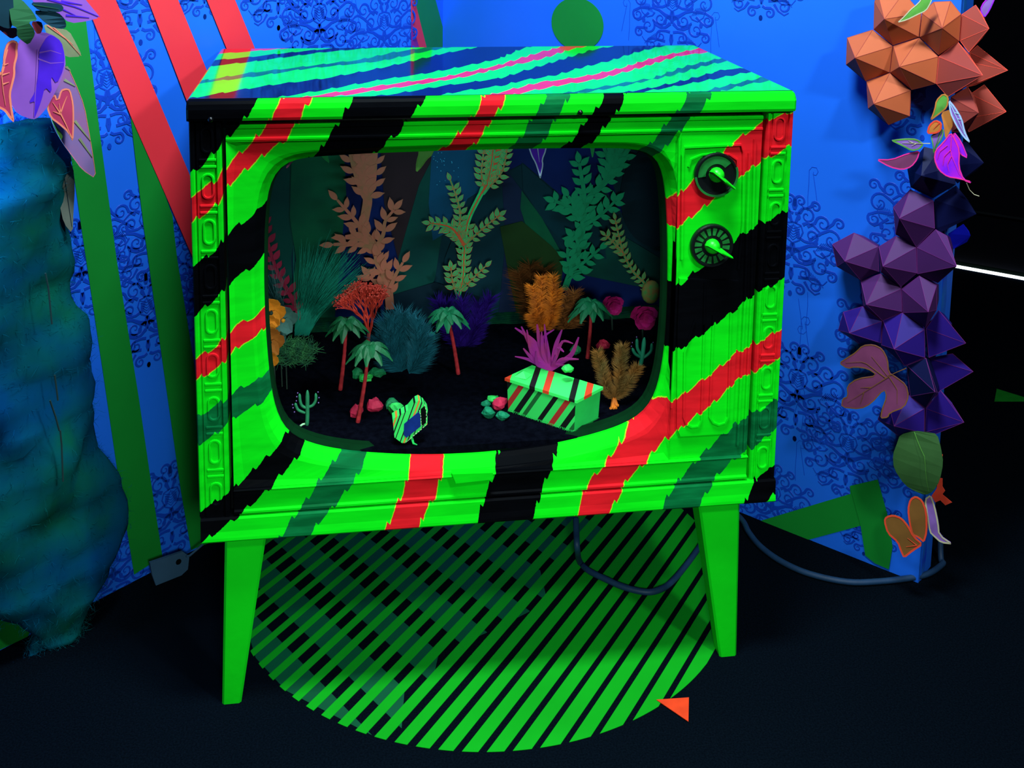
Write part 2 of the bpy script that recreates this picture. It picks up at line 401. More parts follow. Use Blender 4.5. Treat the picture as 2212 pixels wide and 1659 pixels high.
# ornament of the wallpaper: scrolls, ribs and a cross-hatched heart, mirrored
def spiral(cx, cz, r0, a0, turns, dirn=1, tail=None, n=22):
    P = []
    for i in range(n+1):
        t = i/n; a = a0+dirn*turns*2*PI*t; r = r0*(1-t)**.75+.0012
        P.append((cx+r*math.cos(a), cz+r*math.sin(a)))
    return (tail or [])+P
def ornament_mesh(sides=(1, -1)):
    mb = MB(); N3 = Vector((0, -1, 0)); S = []
    def st(P, w0, w1): S.append((P, w0, w1))
    # unit = metres, centre at 0
    st([(0,.100),(.004,.088),(.001,.078)], .006, .003); st([(0,.008),(.004,-.004),(.001,-.020)], .007, .004); st([(0,-.045),(.003,-.058),(0,-.070)], .006, .003)
    st([(.002,-.008),(.018,-.002),(.034,.008),(.052,.012),(.064,.008)], .009, .003); st([(.004,-.020),(.016,-.030),(.030,-.032),(.046,-.026)], .007, .003); st([(.020,.050),(.030,.056),(.044,.052),(.056,.042)], .006, .003)
    st([(.002,.070),(.014,.074),(.020,.084),(.014,.094)], .005, .002); st([(.062,.000),(.076,-.012),(.090,-.020),(.100,-.016),(.102,-.006)], .005, .002); st([(.030,-.068),(.040,-.082),(.054,-.090),(.064,-.084)], .005, .002)
    for (cx, cz, r, a0, tr, d, tl) in [
        (.028,.070,.017,PI,1.35,-1,[(.004,.050),(.008,.062)]), (.062,.060,.014,PI*.8,1.2,-1,[(.030,.048),(.045,.058)]),
        (.040,.030,.013,-PI*.5,1.3,1,[(.012,.022),(.026,.016)]), (.082,.030,.019,PI*.6,1.2,-1,[(.035,.020),(.060,.040)]),
        (.092,-.006,.012,PI*.2,1.3,-1,[(.060,.012),(.085,.010)]), (.030,-.012,.014,PI*.9,1.3,1,[(.006,-.004),(.014,-.008)]),
        (.062,-.030,.017,PI*.7,1.3,1,[(.024,-.028),(.042,-.022)]), (.028,-.052,.012,PI*.5,1.3,-1,[(.004,-.040),(.016,-.038)]),
        (.052,-.072,.013,PI*.6,1.3,-1,[(.016,-.062),(.034,-.060)]), (.020,-.088,.010,PI*.4,1.2,-1,[(.003,-.074),(.010,-.078)]),
        (.096,.066,.010,PI*.8,1.2,-1,[(.070,.052),(.083,.064)]), (.086,-.046,.010,PI*.3,1.2,-1,[(.064,-.036),(.078,-.036)]),
        (.012,.098,.010,PI*.9,1.2,-1,[(.001,.085),(.001,.092)]), (.045,.092,.009,PI*.7,1.2,-1,[(.026,.084),(.036,.092)])]:
        P = spiral(cx, cz, r, a0, tr, d, tl); st(P, .0052, .0016)
    for k in range(7): st([(.050+.0042*k, .001+.0012*k), (.062+.0042*k, .020+.0008*k)], .0010, .0010)     # ribbed panel
    for k in range(7): st([(.034+.0044*k, -.040-.003*k), (.044+.0044*k, -.060-.002*k)], .0010, .0010)
    st([(.046,.002),(.052,-.006),(.066,-.010),(.080,.000),(.086,.016),(.078,.028)], .0034, .0014)
    st([(.030,-.040),(.034,-.058),(.048,-.068),(.070,-.066),(.078,-.056)], .0030, .0014)
    for k in range(5): st([(.000, .038-.006*k), (.016-.002*k, .046-.006*k)], .0011, .0011)
    for k in range(5): st([(.000+.003*k, .048-.002*k), (.010+.001*k, .018+.002*k)], .0011, .0011)
    st([(.0,.052),(.016,.048),(.021,.034),(.014,.016),(0,.008)], .0030, .0022)
    for sg in sides:
        for P, w0, w1 in S:
            # smooth short polylines
            Q = [Vector((p[0]*sg, 0, p[1])) for p in P]; n = len(Q)
            W = [1.35*(w0+(w1-w0)*(i/(n-1))**.7) for i in range(n)]
            mb.ribbon(Q, W, N3, .0004)
    for q in ((.018,-.018),(.0,-.10),(.050,.018),(.075,-.018),(.010,.064)):
        for sg in sides:
            c = Vector((q[0]*sg, 0, q[1])); mb.slab([c+Vector((math.cos(a)*.0045, -.0005, math.sin(a)*.0062)) for a in np.linspace(0, 2*PI, 9)[:-1]], N3, .0004)
    return mb.mesh('ornament')
def curl_mesh():
    mb = MB(); N3 = Vector((0, -1, 0))
    for P in ([(0,0),(.001,.03),(0,.058),(.006,.066),(.016,.066),(.020,.058),(.016,.050),(.009,.050),(.010,.056)], [(.010,.050),(.016,.02),(.022,-.01)], [(0,0),(.002,-.03)]):
        mb.ribbon([Vector((a, 0, c)) for a, c in P], .0011, N3, .0003)
    return mb.mesh('ornament_curl')
om = ornament_mesh(); om.materials.append(M_orn); omh = ornament_mesh((-1,)); omh.materials.append(M_orn); cm = curl_mesh(); cm.materials.append(M_orn_thin)
def place_on(W, n, x, y, me, name, parent, sc_=1.0, flip=1, off=.0002):
    place_on.k = (getattr(place_on, 'k', 0)+1) % 5; off += .00009*place_on.k
    p = W(x, y, off); o = bpy.data.objects.new(name, me); COL.objects.link(o); o.parent = parent
    ex = zz.cross(n)          # local x along wall
    if ex.dot(cR) < 0: ex = -ex
    ey = zz.cross(ex)
    M = Matrix((ex*sc_*flip, -n if False else ey, zz*sc_)).transposed().to_4x4(); M.translation = p
    o.matrix_world = M; return o
for x, y, s in ((1452,32,1.0),(1648,-62,1.0),(1712,532,1.05),(1722,850,1.05),(1905,742,.95),(1830,985,.95),(1668,1090,.9),(1870,1130,.7),(1250,-160,1),(1600,470,1.0)):
    place_on(RW, RN, x, y, om, 'ornament', wall_right, s)
for x, y in ((1985,486),(1990,985),(2000,190)): place_on(RW, RN, x, y, omh, 'ornament', wall_right)
for x, y, s in ((232,205,1.0),(300,-20,1.0),(322,505,.95),(318,690,.95),(370,1105,1.0),(245,1235,.9),(176,585,.95),(420,640,.9),(40,520,1),(70,860,1),(690,60,1.05),(830,75,1.05),(600,-40,1),(440,-60,.9),(60,1150,1),(-60,300,1)):
    place_on(LW, LN, x, y, om, 'ornament', wall_left, s)
for x, y, s, fl in ((1535,90,1,1),(1360,60,1,-1),(1745,425,1,1),(1728,745,1,1),(1735,900,1,-1),(1718,1010,1,1),(1745,660,-1,1)):
    place_on(RW, RN, x, y, cm, 'ornament_curl', wall_right, s, fl)
for x, y, s, fl in ((205,110,1,1),(262,1150,1,-1),(330,640,1,1),(760,40,1,1),(630,60,1,-1)):
    place_on(LW, LN, x, y, cm, 'ornament_curl', wall_left, s, fl)

# ------------------------------------------------------------------ round striped floor decal
CC = Vector((.0274, .3661, 0)); CRD = .505
decal = empty('floor_decal', CC); tag(decal, 'round floor sticker of bright green diagonal stripes under the television', 'floor sticker')
M_dstripe = paint('green_floor_vinyl', (.004, .33, .010), .5, .14, 5, .1)
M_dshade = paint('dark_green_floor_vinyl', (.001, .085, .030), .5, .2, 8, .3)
SD = Vector((math.cos(math.radians(52)), math.sin(math.radians(52)), 0)); SN = Vector((-SD.y, SD.x, 0))
def clipchord(o0, o1, zt, th):
    P = []
    for k in range(9):
        o = o0+(o1-o0)*k/8; h = math.sqrt(max(0, CRD**2-o*o)); P.append(SN*o+SD*h)
    for k in range(9):
        o = o1+(o0-o1)*k/8; h = math.sqrt(max(0, CRD**2-o*o)); P.append(SN*o-SD*h)
    return MB().slab([p+Vector((0, 0, zt)) for p in P], (0, 0, 1), th)
for k in range(28):
    oc = .490-k*.0363; f_ = .38+.33*min(1, max(0, (.28-oc)/.62)); wd = .0363*f_
    o0, o1 = max(-CRD+.0005, oc-wd/2), min(CRD-.0005, oc+wd/2)
    if o1-o0 < .003: continue
    clipchord(o0, o1, .0016, .0008).build('green_stripe', M_dstripe, decal)
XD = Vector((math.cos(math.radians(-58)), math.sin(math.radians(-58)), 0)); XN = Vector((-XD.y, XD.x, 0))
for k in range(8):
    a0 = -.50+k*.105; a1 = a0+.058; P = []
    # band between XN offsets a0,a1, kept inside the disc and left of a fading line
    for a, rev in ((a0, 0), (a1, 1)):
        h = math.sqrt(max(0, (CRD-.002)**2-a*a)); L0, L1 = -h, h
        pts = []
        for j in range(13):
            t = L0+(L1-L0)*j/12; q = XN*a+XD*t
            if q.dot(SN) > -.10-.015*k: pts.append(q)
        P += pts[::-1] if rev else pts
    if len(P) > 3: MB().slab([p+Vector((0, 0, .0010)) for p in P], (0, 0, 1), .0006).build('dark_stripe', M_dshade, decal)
def floor_tri(pts, mat, label, cat='floor marker'):
    P = [FL(*p) for p in pts]; c = (P[0]+P[1]+P[2])/3
    e = MB().slab([p-c+Vector((0, 0, .0034)) for p in P], (0, 0, 1), .0012).build('floor_triangle', mat); e.location = c
    return tag(e, label, cat)
floor_tri([(1418,1515),(1488,1510),(1487,1562)], paint('orange_red_vinyl', (.85, .055, .01), .5), 'small orange-red triangle sticker on the floor at the edge of the striped circle')
floor_tri([(2153,842),(2148,869),(2240,869)], paint('green_triangle_vinyl', (.01, .30, .02), .5), 'green triangle sticker on the dark floor at the far right')

# ------------------------------------------------------------------ the television
tag(root_tv, 'old console television painted fluorescent green with black, red and dark green ragged stripes', 'television')
HB = .327; FB = .372; TOPZ = 1.034; DP = .553
TV = root_tv
# outer case as a hollow box: sides, back, bottom
def shell():
    mb = MB(); x0, x1, t = -.500, .500, .016
    mb.box((x0, .02, HB+.01), (x0+t, DP-.01, 1.040)); mb.box((x1-t, .02, HB+.01), (x1, DP-.01, 1.040))
    mb.box((x0+t, DP-.026, HB+.01), (x1-t, DP-.01, 1.040)); mb.box((x0+t, .02, HB+.01), (x1-t, DP-.026, HB+.03))
    mb.box((x0+t, .03, 1.024), (x1-t, DP-.026, 1.040))
    return mb
shell().build('case', M_black, TV)
# lid with rounded front edge
mb = MB()
prof = [(0.0, 1.0415), (-.0015, 1.046), (-.0015, 1.060), (.0015, 1.068), (.006, 1.0725), (.014, HT), (DP, HT), (DP, 1.0415)]
n = len(prof)
xs = [-.503, -.4995, .4995, .503]
for i, x in enumerate(xs):
    for y, z in prof:
        if i in (0, 3): y2 = y+.003 if y < .01 else y; z2 = z-.0025 if z > 1.06 else z
        else: y2, z2 = y, z
        mb.v.append((x, y2, z2))
for i in range(3):
    for j in range(n):
        k = (j+1) % n; mb.f.append((i*n+j, (i+1)*n+j, (i+1)*n+k, i*n+k)); mb.m.append(1 if j == 5 else 0)
mb.f.append(tuple(range(n))[::-1]); mb.m.append(0); mb.f.append(tuple(3*n+j for j in range(n))); mb.m.append(0)
o = mb.build('lid', [M_front, M_top], TV)
# thin bead along the front of the lid top
MB().box((-.501, .0145, HT), (.501, .0165, HT+.0005)).build('lid_groove', M_black, TV)

def profile_x(name, prof, x0, x1, mat=M_front, par=TV):
    "sweep a front profile [(y,z)...] (closed) along x"
    mb = MB(); n = len(prof)
    for x in (x0, x1):
        for y, z in prof: mb.v.append((x, y, z))
    for j in range(n):
        k = (j+1) % n; mb.f.append((j, n+j, n+k, k)); mb.m.append(0)
    mb.f.append(tuple(range(n))[::-1]); mb.m.append(0); mb.f.append(tuple(n+j for j in range(n))); mb.m.append(0)
    return mb.build(name, mat, par)
XL, XR = -.4440, .4480
# head rail under the lid
profile_x('top_rail', [(.03, 1.033), (.009, 1.033), (.007, 1.031), (.007, 1.0275), (.0095, 1.026), (.0095, 1.013), (.007, 1.0115), (.007, 1.0085), (.012, 1.006), (.03, 1.006)], XL, XR)
# lower front mouldings
profile_x('lower_panel', [(.05, .4160), (.004, .4160), (.001, .4145), (.0035, .4125), (.0065, .4105), (.0065, .3790), (.003, .3765), (.003, .3730), (.008, .3715), (.05, .3715)], XL, XR)
profile_x('bottom_rail', [(.05, .3685), (.004, .3685), (.0005, .3655), (-.0005, .345), (-.0030, .3345), (-.0035, .3300), (-.001, HB), (.05, HB)], -.4985, .5020)
profile_x('bottom_board', [(DP-.02, HB+.012), (.048, HB+.012), (.048, HB+.001), (DP-.02, HB+.001)], -.49, .49, M_black)

# pilasters with carved beads and lozenges
def stadium(cx, cz, hw, hh, n=8):
    P = []
    for k in range(n+1): a = PI*k/n; P.append((cx+hw*math.cos(a), cz+(hh-hw)+hw*math.sin(a)))
    for k in range(n+1): a = PI+PI*k/n; P.append((cx+hw*math.cos(a), cz-(hh-hw)+hw*math.sin(a)))
    return P
def ringmesh(loop, w, yb, yt, name):
    "raised bead following a closed front-plane loop"
    mb = MB(); n = len(loop)
    cx = sum(p[0] for p in loop)/n; cz = sum(p[1] for p in loop)/n
    prof = [(-w/2, yb), (-w/4, yt), (w/4, yt), (w/2, yb)]
    for i in range(n):
        p = Vector((loop[i][0], 0, loop[i][1])); t = Vector((loop[(i+1) % n][0]-loop[i-1][0], 0, loop[(i+1) % n][1]-loop[i-1][1])).normalized()
        nn = Vector((t.z, 0, -t.x))
        for a, y in prof: q = p+nn*a; mb.v.append((q.x, y, q.z))
    for i in range(n):
        j = (i+1) % n
        for k in range(3): mb.f.append((i*4+k, i*4+k+1, j*4+k+1, j*4+k)); mb.m.append(0)
    return mb.mesh(name)
lozm = ringmesh(stadium(0, 0, .0082, .0195), .0046, 0, -.0028, 'lozenge')
barm = MB()
for zz_ in (-.0055, .0055): barm.box((-.0135, -.0026, zz_-.0022), (.0135, .001, zz_+.0022), bev=.0009)
barm = barm.mesh('carved_bars')
for me in (lozm, barm): me.materials.append(M_front)
def pilaster(x0, x1, side):
    c = (x0+x1)/2+(.003 if side < 0 else -.001)
    pr_ = [(x0, .05), (x0, .010), (x0+.002, .006), (x0+.006, .006), (x0+.008, .009), (x0+.010, .009), (x0+.011, .006), (x1-.013, .006), (x1-.011, .0085), (x1-.009, .0085), (x1-.007, .004), (x1-.002, .004), (x1, .008), (x1, .05)]
    mb = MB(); n = len(pr_)
    for z in (.369, 1.0395):
        for x, y in pr_: mb.v.append((x, y, z))
    for j in range(n-1): mb.f.append((j, j+1, n+j+1, n+j)); mb.m.append(0)
    mb.f.append((n-1, 0, n, 2*n-1)); mb.m.append(0)
    mb.f.append(tuple(range(n))[::-1]); mb.f.append(tuple(n+j for j in range(n))); mb.m += [0, 0]
    p = mb.build('pilaster', M_front, TV)
    z = .410
    while z < 1.02:
        l = link('lozenge', lozm, None, p); l.location = (c, .0062, z); 
        if z < .99: b_ = link('carved_bars', barm, None, p); b_.location = (c, .0062, z+.0375)
        z += .075
pilaster(-.5005, -.4510, -1); pilaster(.4545, .5015, 1)

# screen surround
OPX = [(683,338),(800,331),(1000,324),(1200,320),(1340,320),(1385,323),(1412,334),(1428,356),(1437,400),(1442,470),(1444,560),(1443,650),(1438,740),(1430,800),(1418,850),(1400,884),(1372,907),(1330,926),(1270,944),(1200,960),(1120,972),(1030,981),(940,985),(850,983),(760,977),(700,968),(650,953),(620,935),(602,905),(589,860),(580,790),(573,700),(570,600),(571,500),(575,440),(582,400),(597,366),(622,348),(650,341)]
def dense(P, n):
    P = [Vector(p) for p in P]; P.append(P[0]); L = [0]
    for i in range(len(P)-1): L.append(L[-1]+(P[i+1]-P[i]).length)
    out = []; j = 0
    for k in range(n):
        t = L[-1]*k/n
        while L[j+1] < t: j += 1
        f = (t-L[j])/(L[j+1]-L[j]); out.append(P[j].lerp(P[j+1], f))
    return out
NO = 144
OP = dense([FR(x, y, .040) for x, y in OPX], NO)
for _ in range(2): OP = [(OP[i-1]+OP[i]*2+OP[(i+1) % NO])/4 for i in range(NO)]
OP = [(p.x, p.z) for p in OP]
ocx, ocz = -.047, .715
FX0, FX1, FZ0, FZ1 = -.4440, .3035, .4165, 1.0065
def rectpt(x, z, x0, x1, z0, z1):
    # map the opening point to the outer rectangle by angle-preserving blend
    u = (x-ocx)/(.335 if x > ocx else .342); v = (z-ocz)/(.27 if z > ocz else .262)
    m_ = max(abs(u), abs(v), 1e-6); u, v = u/m_, v/m_
    return ((x1+x0)/2+u*(x1-x0)/2, (z1+z0)/2+v*(z1-z0)/2)
RC = [rectpt(x, z, FX0, FX1, FZ0, FZ1) for x, z in OP]
# snap the nearest sample to each corner
for cx_, cz_ in ((FX0, FZ0), (FX1, FZ0), (FX0, FZ1), (FX1, FZ1)):
    i = min(range(NO), key=lambda k: (RC[k][0]-cx_)**2+(RC[k][1]-cz_)**2); RC[i] = (cx_, cz_)
def lerp2(a, b, t): return (a[0]+(b[0]-a[0])*t, a[1]+(b[1]-a[1])*t)
def offs(loop, d):
    out = []; n = len(loop)
    for i in range(n):
        tx = loop[(i+2) % n][0]-loop[i-2][0]; tz = loop[(i+2) % n][1]-loop[i-2][1]; l = math.hypot(tx, tz)
        nx, nz = tz/l, -tx/l
        if (loop[i][0]-ocx)*nx+(loop[i][1]-ocz)*nz < 0: nx, nz = -nx, -nz
        out.append((loop[i][0]+nx*d, loop[i][1]+nz*d))
    return out
L0 = OP
L1 = offs(OP, .006); L2 = offs(OP, .0140)
def cl(p): return (min(max(p[0], FX0), FX1), min(max(p[1], FZ0), FZ1))
L2 = [cl(p) for p in L2]; L1 = [cl(p) for p in L1]
loops = [(L0, .046), (L0, .040), (L1, .0335), (L2, .018), ([lerp2(L2[i], RC[i], .12) for i in range(NO)], .0155), ([lerp2(L2[i], RC[i], .80) for i in range(NO)], .0125), (RC, .0065), (RC, .03)]
mb = MB()
for lp, y in loops:
    for x, z in lp: mb.v.append((x, y, z))
for k in range(len(loops)-1):
    for i in range(NO):
        j = (i+1) % NO; mb.f.append((k*NO+i, k*NO+j, (k+1)*NO+j, (k+1)*NO+i)); mb.m.append(0)
mb.build('screen_surround', M_front, TV, smooth=False)
# inner rim where the glass sat
mb = MB(); IN = offs(OP, -.0045)
for lp, y in ((L0, .046), (OP, .050), (IN, .060), (IN, .075), (offs(OP, .006), .075)):
    for x, z in lp: mb.v.append((x, y, z))
for k in range(4):
    for i in range(NO):
        j = (i+1) % NO; mb.f.append((k*NO+i, k*NO+j, (k+1)*NO+j, (k+1)*NO+i)); mb.m.append(0)
mb.build('inner_rim', paint('shaded_green_rim', (.001, .020, .005), .9, spec=.03), TV)  # cabinet green darkened: shade of the recess is put into the colour
# right control section
MB().box((.3045, .0095, FZ0), (XR, .035, 1.0065)).build('control_panel', M_front, TV)
def bead(name, pts, w=.0035, h=.004, y=.0095, par=None, closed=False, mat=None):
    P = [Vector((x, y, z)) for x, z in pts]
    if closed: P = P+[P[0]]
    return MB().ribbon(P, w, (0, -1, 0), h).build(name, mat or M_front, par or TV)
def px(P, y=.009): return [(FR(a, b, y).x, FR(a, b, y).z) for a, b in P]
bead('arched_bead', px([(1472,560),(1474,335),(1478,318),(1600,312),(1606,330),(1604,480),(1594,580)]), .0042, .004)
bead('arched_bead', px([(1487,360),(1492,344),(1515,334),(1545,330),(1575,333),(1592,345),(1594,370)]), .0035, .003)
bead('vertical_bead', px([(1467,300),(1462,600),(1455,760),(1450,880)]), .0040, .004)
bead('vertical_bead', px([(1618,330),(1608,640),(1600,800),(1592,960)]), .0045, .005)
bead('vertical_bead', px([(1630,300),(1622,640),(1614,800),(1606,975)]), .0040, .004)
# speaker panel below the dials
sp_ = MB()
spP = px([(1466,600),(1462,700),(1460,920),(1468,940),(1575,934),(1580,925),(1592,660),(1594,605)])
sp_.slab([Vector((x, .004, z)) for x, z in spP], (0, -1, 0), .0056)
spo = sp_.build('speaker_panel', M_front, TV)
bead('rounded_bead', px([(1500,690),(1478,760),(1476,900),(1482,915),(1494,922),(1508,920),(1514,908),(1520,700)], .004), .0036, .003, .004, spo)
bead('rounded_bead', px([(1540,680),(1532,900),(1540,912),(1552,917),(1566,913),(1572,900),(1578,670)], .004), .0036, .003, .004, spo)
bead('straight_bead', px([(1522,610),(1519,720)], .004), .0030, .003, .004, spo)
# small pull tab on the lower panel
tb = px([(976,1021),(1064,1018),(1064,1032),(984,1041)], .0)
MB().slab([Vector((x, -.0055, z)) for x, z in tb], (0, -1, 0), .014).build('pull_tab', M_front, TV)
# seams: black backing behind the gaps
MB().box((-.499, .030, .36), (.4995, .036, 0.42)).build('seam_backing', M_black, TV)
# small screws under the lid
for a, b in ((1253,243),(455,258)):
    p = FR(a, b, 0); MB().ball((p.x, -.001, p.z), .005, 8).build('black_peg', M_black, TV, True)

# dials
M_dialblk = paint('black_dial_plastic', (.0022, .004, .004), .35, .2)
M_dialgrn = paint('worn_green_dial', (.004, .16, .022), .5, .35, 60)
def dial(cx, cy, kind):
    c = FR(cx, cy, .004); d = empty('tuning_dial', (c.x, .0095, c.z)); d.parent = TV
    d['label'] = 'upper round dial with a half ring of dark green and a pointer knob' if kind == 0 else 'lower round dial with spoke-like green segments and a pointer knob'
    R_ = .0375
    mb = MB(); n = 40
    prof = [(R_*1.02, 0), (R_*1.02, -.006), (R_*.98, -.009), (R_*.90, -.009), (R_*.86, -.006), (0.0001, -.006)]
    for r, y in prof:
        for k in range(n): a = 2*PI*k/n; mb.v.append((r*math.cos(a), y, r*math.sin(a)))
    for q in range(len(prof)-1):
        for k in range(n): k2 = (k+1) % n; mb.f.append((q*n+k, (q+1)*n+k, (q+1)*n+k2, q*n+k2)); mb.m.append(0)
    base = mb.build('dial_disc', M_dialblk, d)
    def sector(r0, r1, a0, a1, y, h, mat, nm):
        k = max(3, int(abs(a1-a0)/.12)); P = [(r1*math.cos(a0+(a1-a0)*i/k), r1*math.sin(a0+(a1-a0)*i/k)) for i in range(k+1)]
        P += [(r0*math.cos(a1+(a0-a1)*i/k), r0*math.sin(a1+(a0-a1)*i/k)) for i in range(k+1)]
        return MB().slab([Vector((x, y-h, z)) for x, z in P], (0, -1, 0), h).build(nm, mat, d)
    if kind == 0:
        sector(R_*.50, R_*.86, math.radians(38), math.radians(188), -.006, .001, M_dialgrn, 'green_ring')
        sector(R_*.93, R_*1.03, math.radians(185), math.radians(380), -.0085, .001, M_dialgrn, 'worn_rim')
    else:
        for k in range(16):
            a = math.radians(8+k*22.5)
            if k in (14, ): continue
            sector(R_*.50, R_*.84, a, a+math.radians(14), -.006, .001, M_dialgrn, 'green_segment')
    # knob: dome with a long pointer bar
    kn = MB(); n = 16; pr2 = [(.0130, -.006), (.0126, -.012), (.0100, -.018), (.005, -.021), (.0001, -.022)]
    for r, y in pr2:
        for k in range(n): a = 2*PI*k/n; kn.v.append((r*math.cos(a), y, r*math.sin(a)))
    for q in range(len(pr2)-1):
        for k in range(n): k2 = (k+1) % n; kn.f.append((q*n+k, (q+1)*n+k, (q+1)*n+k2, q*n+k2)); kn.m.append(0)
    ko = kn.build('knob', M_green, d, True)
    an = math.radians(-37 if kind == 0 else -28); dx, dz = math.cos(an), math.sin(an); nx, nz = -dz, dx
    def P(a, b_, y): return (dx*a+nx*b_, y, dz*a+nz*b_)
    b2 = MB(); w1 = .0040
    vs = [P(-.020, -w1*.6, -.024), P(-.020, w1*.6, -.024), P(.034, w1*.5, -.024), P(.034, -w1*.5, -.024), P(-.018, 0, -.031), P(.010, w1*.25, -.034), P(.036, 0, -.026), P(.010, -w1*.25, -.034),
          P(-.014, -w1, -.008), P(-.014, w1, -.008), P(.016, w1, -.008), P(.016, -w1, -.008)]
    b2.add(vs, [(0, 4, 1), (1, 4, 5, 2), (2, 5, 6), (3, 6, 7), (3, 7, 4, 0), (4, 7, 5), (5, 7, 6), (2, 6, 3), (0, 1, 9, 8), (1, 2, 10, 9), (2, 3, 11, 10), (3, 0, 8, 11)])
    b2.build('pointer', M_green, ko)
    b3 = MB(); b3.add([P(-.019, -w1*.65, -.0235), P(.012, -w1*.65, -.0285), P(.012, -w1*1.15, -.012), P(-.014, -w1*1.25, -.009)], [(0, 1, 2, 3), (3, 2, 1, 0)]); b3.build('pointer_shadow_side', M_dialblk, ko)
dial(1547, 377, 0); dial(1538, 531, 1)

# legs
def leg(tl, tr, bl, br, yt0, yt1, yb0, yb1):
    mb = MB()
    vs = [(tl, yt0, HB), (tr, yt0, HB), (tr, yt1, HB), (tl, yt1, HB), (bl, yb0, 0), (br, yb0, 0), (br, yb1, 0), (bl, yb1, 0)]
    # bevel the long edges
    def ring(P, z, bv):
        (a, b_, c, d_) = P; out = []
        for i in range(4):
            p = Vector(P[i]); q = Vector(P[(i+1) % 4]); r = Vector(P[i-1])
            out.append(p+(r-p).normalized()*bv); out.append(p+(q-p).normalized()*bv)
        return out
    A = ring(vs[:4], HB, .004); B = ring(vs[4:], 0, .0035)
    mb.v = [tuple(q) for q in A+B]
    for i in range(8): j = (i+1) % 8; mb.f.append((i, j, 8+j, 8+i)); mb.m.append(0)
    mb.f.append(tuple(range(8))[::-1]); mb.f.append(tuple(8+i for i in range(8))); mb.m += [0, 0]
    return mb.build('leg', M_legp, TV)
M_legp = paint('green_leg_paint', GREEN, .4, .10, 10, bump=.15, bscale=60)
def lx(x, y, yy): return FR(x, y, yy).x
yf = .03
leg(lx(488,1185,yf), lx(578,1180,yf), lx(477,1508,.02), lx(519,1508,.02), .018, .075, .035, .070)
leg(lx(1503,1098,yf), lx(1593,1095,yf), lx(1562,1402,.02), lx(1599,1402,.02), .018, .075, .035, .070)
leg(lx(492,1180,.48), lx(560,1180,.48), lx(490,1230,.49), lx(535,1230,.49), .46, .52, .48, .515)
leg(lx(1515,1100,.48), lx(1588,1100,.48), lx(1540,1150,.49), lx(1585,1150,.49), .46, .52, .48, .515)

# ------------------------------------------------------------------ paper leaves and gems
def smooth_poly(P, it=1):
    for _ in range(it):
        Q = []
        for i in range(len(P)):
            a = P[i]; b = P[(i+1) % len(P)]
            Q.append(a.lerp(b, .22)); Q.append(a.lerp(b, .78))
        P = Q
    return P
def inset(P, nrm, d):
    n = len(P); out = []
    ar = Vector((0, 0, 0))
    for i in range(n): ar += P[i].cross(P[(i+1) % n])
    sg = 1 if ar.dot(nrm) > 0 else -1
    for i in range(n):
        t = (P[(i+1) % n]-P[i-1]).normalized(); out.append(P[i]+nrm.cross(t)*sg*d)
    return out
def leaf(label, poly, W, off, nrm, mat, rim=None, rimw=.004, veins=None, vmat=None, vw=.0018, bend=0.0, sm=1, name='paper_leaf', cat='paper leaf', group=None, tilt=0.0, parent=None, th=.0012, extra=None):
    P = [W(x, y, off) for x, y in poly]
    c = sum(P, Vector((0, 0, 0)))/len(P); R_ = max((p-c).length for p in P)
    P = smooth_poly(P, sm)
    def bnd(q):
        d = q-c; return q+nrm*(bend*(d.length/R_)**2 + tilt*d.dot(cR)/R_)
    loc = c
    F = [bnd(p)-loc for p in P]
    n2 = nrm.normalized()
    o = MB().slab(F, n2, th).build(name, mat, parent); o.location = loc
    if rim is not None:
        I = [bnd(p)-loc for p in inset(P, n2, rimw)]; mb = MB(); n = len(P)
        for i in range(n): mb.v.append(tuple(F[i]+n2*.0006)); mb.v.append(tuple(I[i]+n2*.0006)); mb.v.append(tuple(I[i]+n2*.0001)); mb.v.append(tuple(F[i]+n2*.0001))
        for i in range(n):
            j = (i+1) % n
            for a, b_ in ((0, 1), (1, 2), (3, 0)): mb.f.append((i*4+a, i*4+b_, j*4+b_, j*4+a)); mb.m.append(0)
        mb.build('leaf_edge', rim, o)
    if veins:
        mb = MB()
        for v in veins:
            Q = [W(x, y, off) for x, y in v]; Q = dense_open(Q, 9)
            Q = [bnd(q)-loc+n2*.0008 for q in Q]; k = len(Q)
            mb.ribbon(Q, [vw*(1-.75*i/(k-1)) for i in range(k)], n2, .0005)
        mb.build('leaf_vein', vmat or rim, o)
    if extra:
        for nm, pol, mt in extra:
            Q = [bnd(q)-loc+n2*.0012 for q in smooth_poly([W(x, y, off) for x, y in pol], 1)]
            MB().slab(Q, n2, .0004).build(nm, mt, o)
    if parent is None: tag(o, label, cat, group)
    elif label: o['label'] = label
    return o
def dense_open(P, n):
    L = [0]
    for i in range(len(P)-1): L.append(L[-1]+(P[i+1]-P[i]).length)
    out = []; j = 0
    for k in range(n):
        t = L[-1]*k/(n-1)
        while j < len(P)-2 and L[j+1] < t: j += 1
        f = (t-L[j])/max(1e-9, L[j+1]-L[j]); out.append(P[j].lerp(P[j+1], min(1, f)))
    return out
c4 = lambda L: [(1750+x/2.963, y/2.963) for x, y in L]
c5 = lambda L: [(1660+x/2.515, 300+y/2.515) for x, y in L]
c6 = lambda L: [(1600+x/3.19, 880+y/3.19) for x, y in L]
c3 = lambda L: [(x/3.95, y/3.95) for x, y in L]
M_gor = paint('orange_folded_card', (.50, .105, .035), .6, .10, 5, .2)
M_gor2 = paint('red_orange_folded_card', (.36, .055, .038), .6, .10, 5, .2)
M_gpu = paint('plum_folded_card', (.072, .015, .115), .6, .15, 6, .2)
M_gvi = paint('violet_folded_card', (.022, .006, .19), .6, .15, 6, .2)
M_gnv = paint('navy_folded_card', (.001, .003, .045), .6, .15, 6, .2)
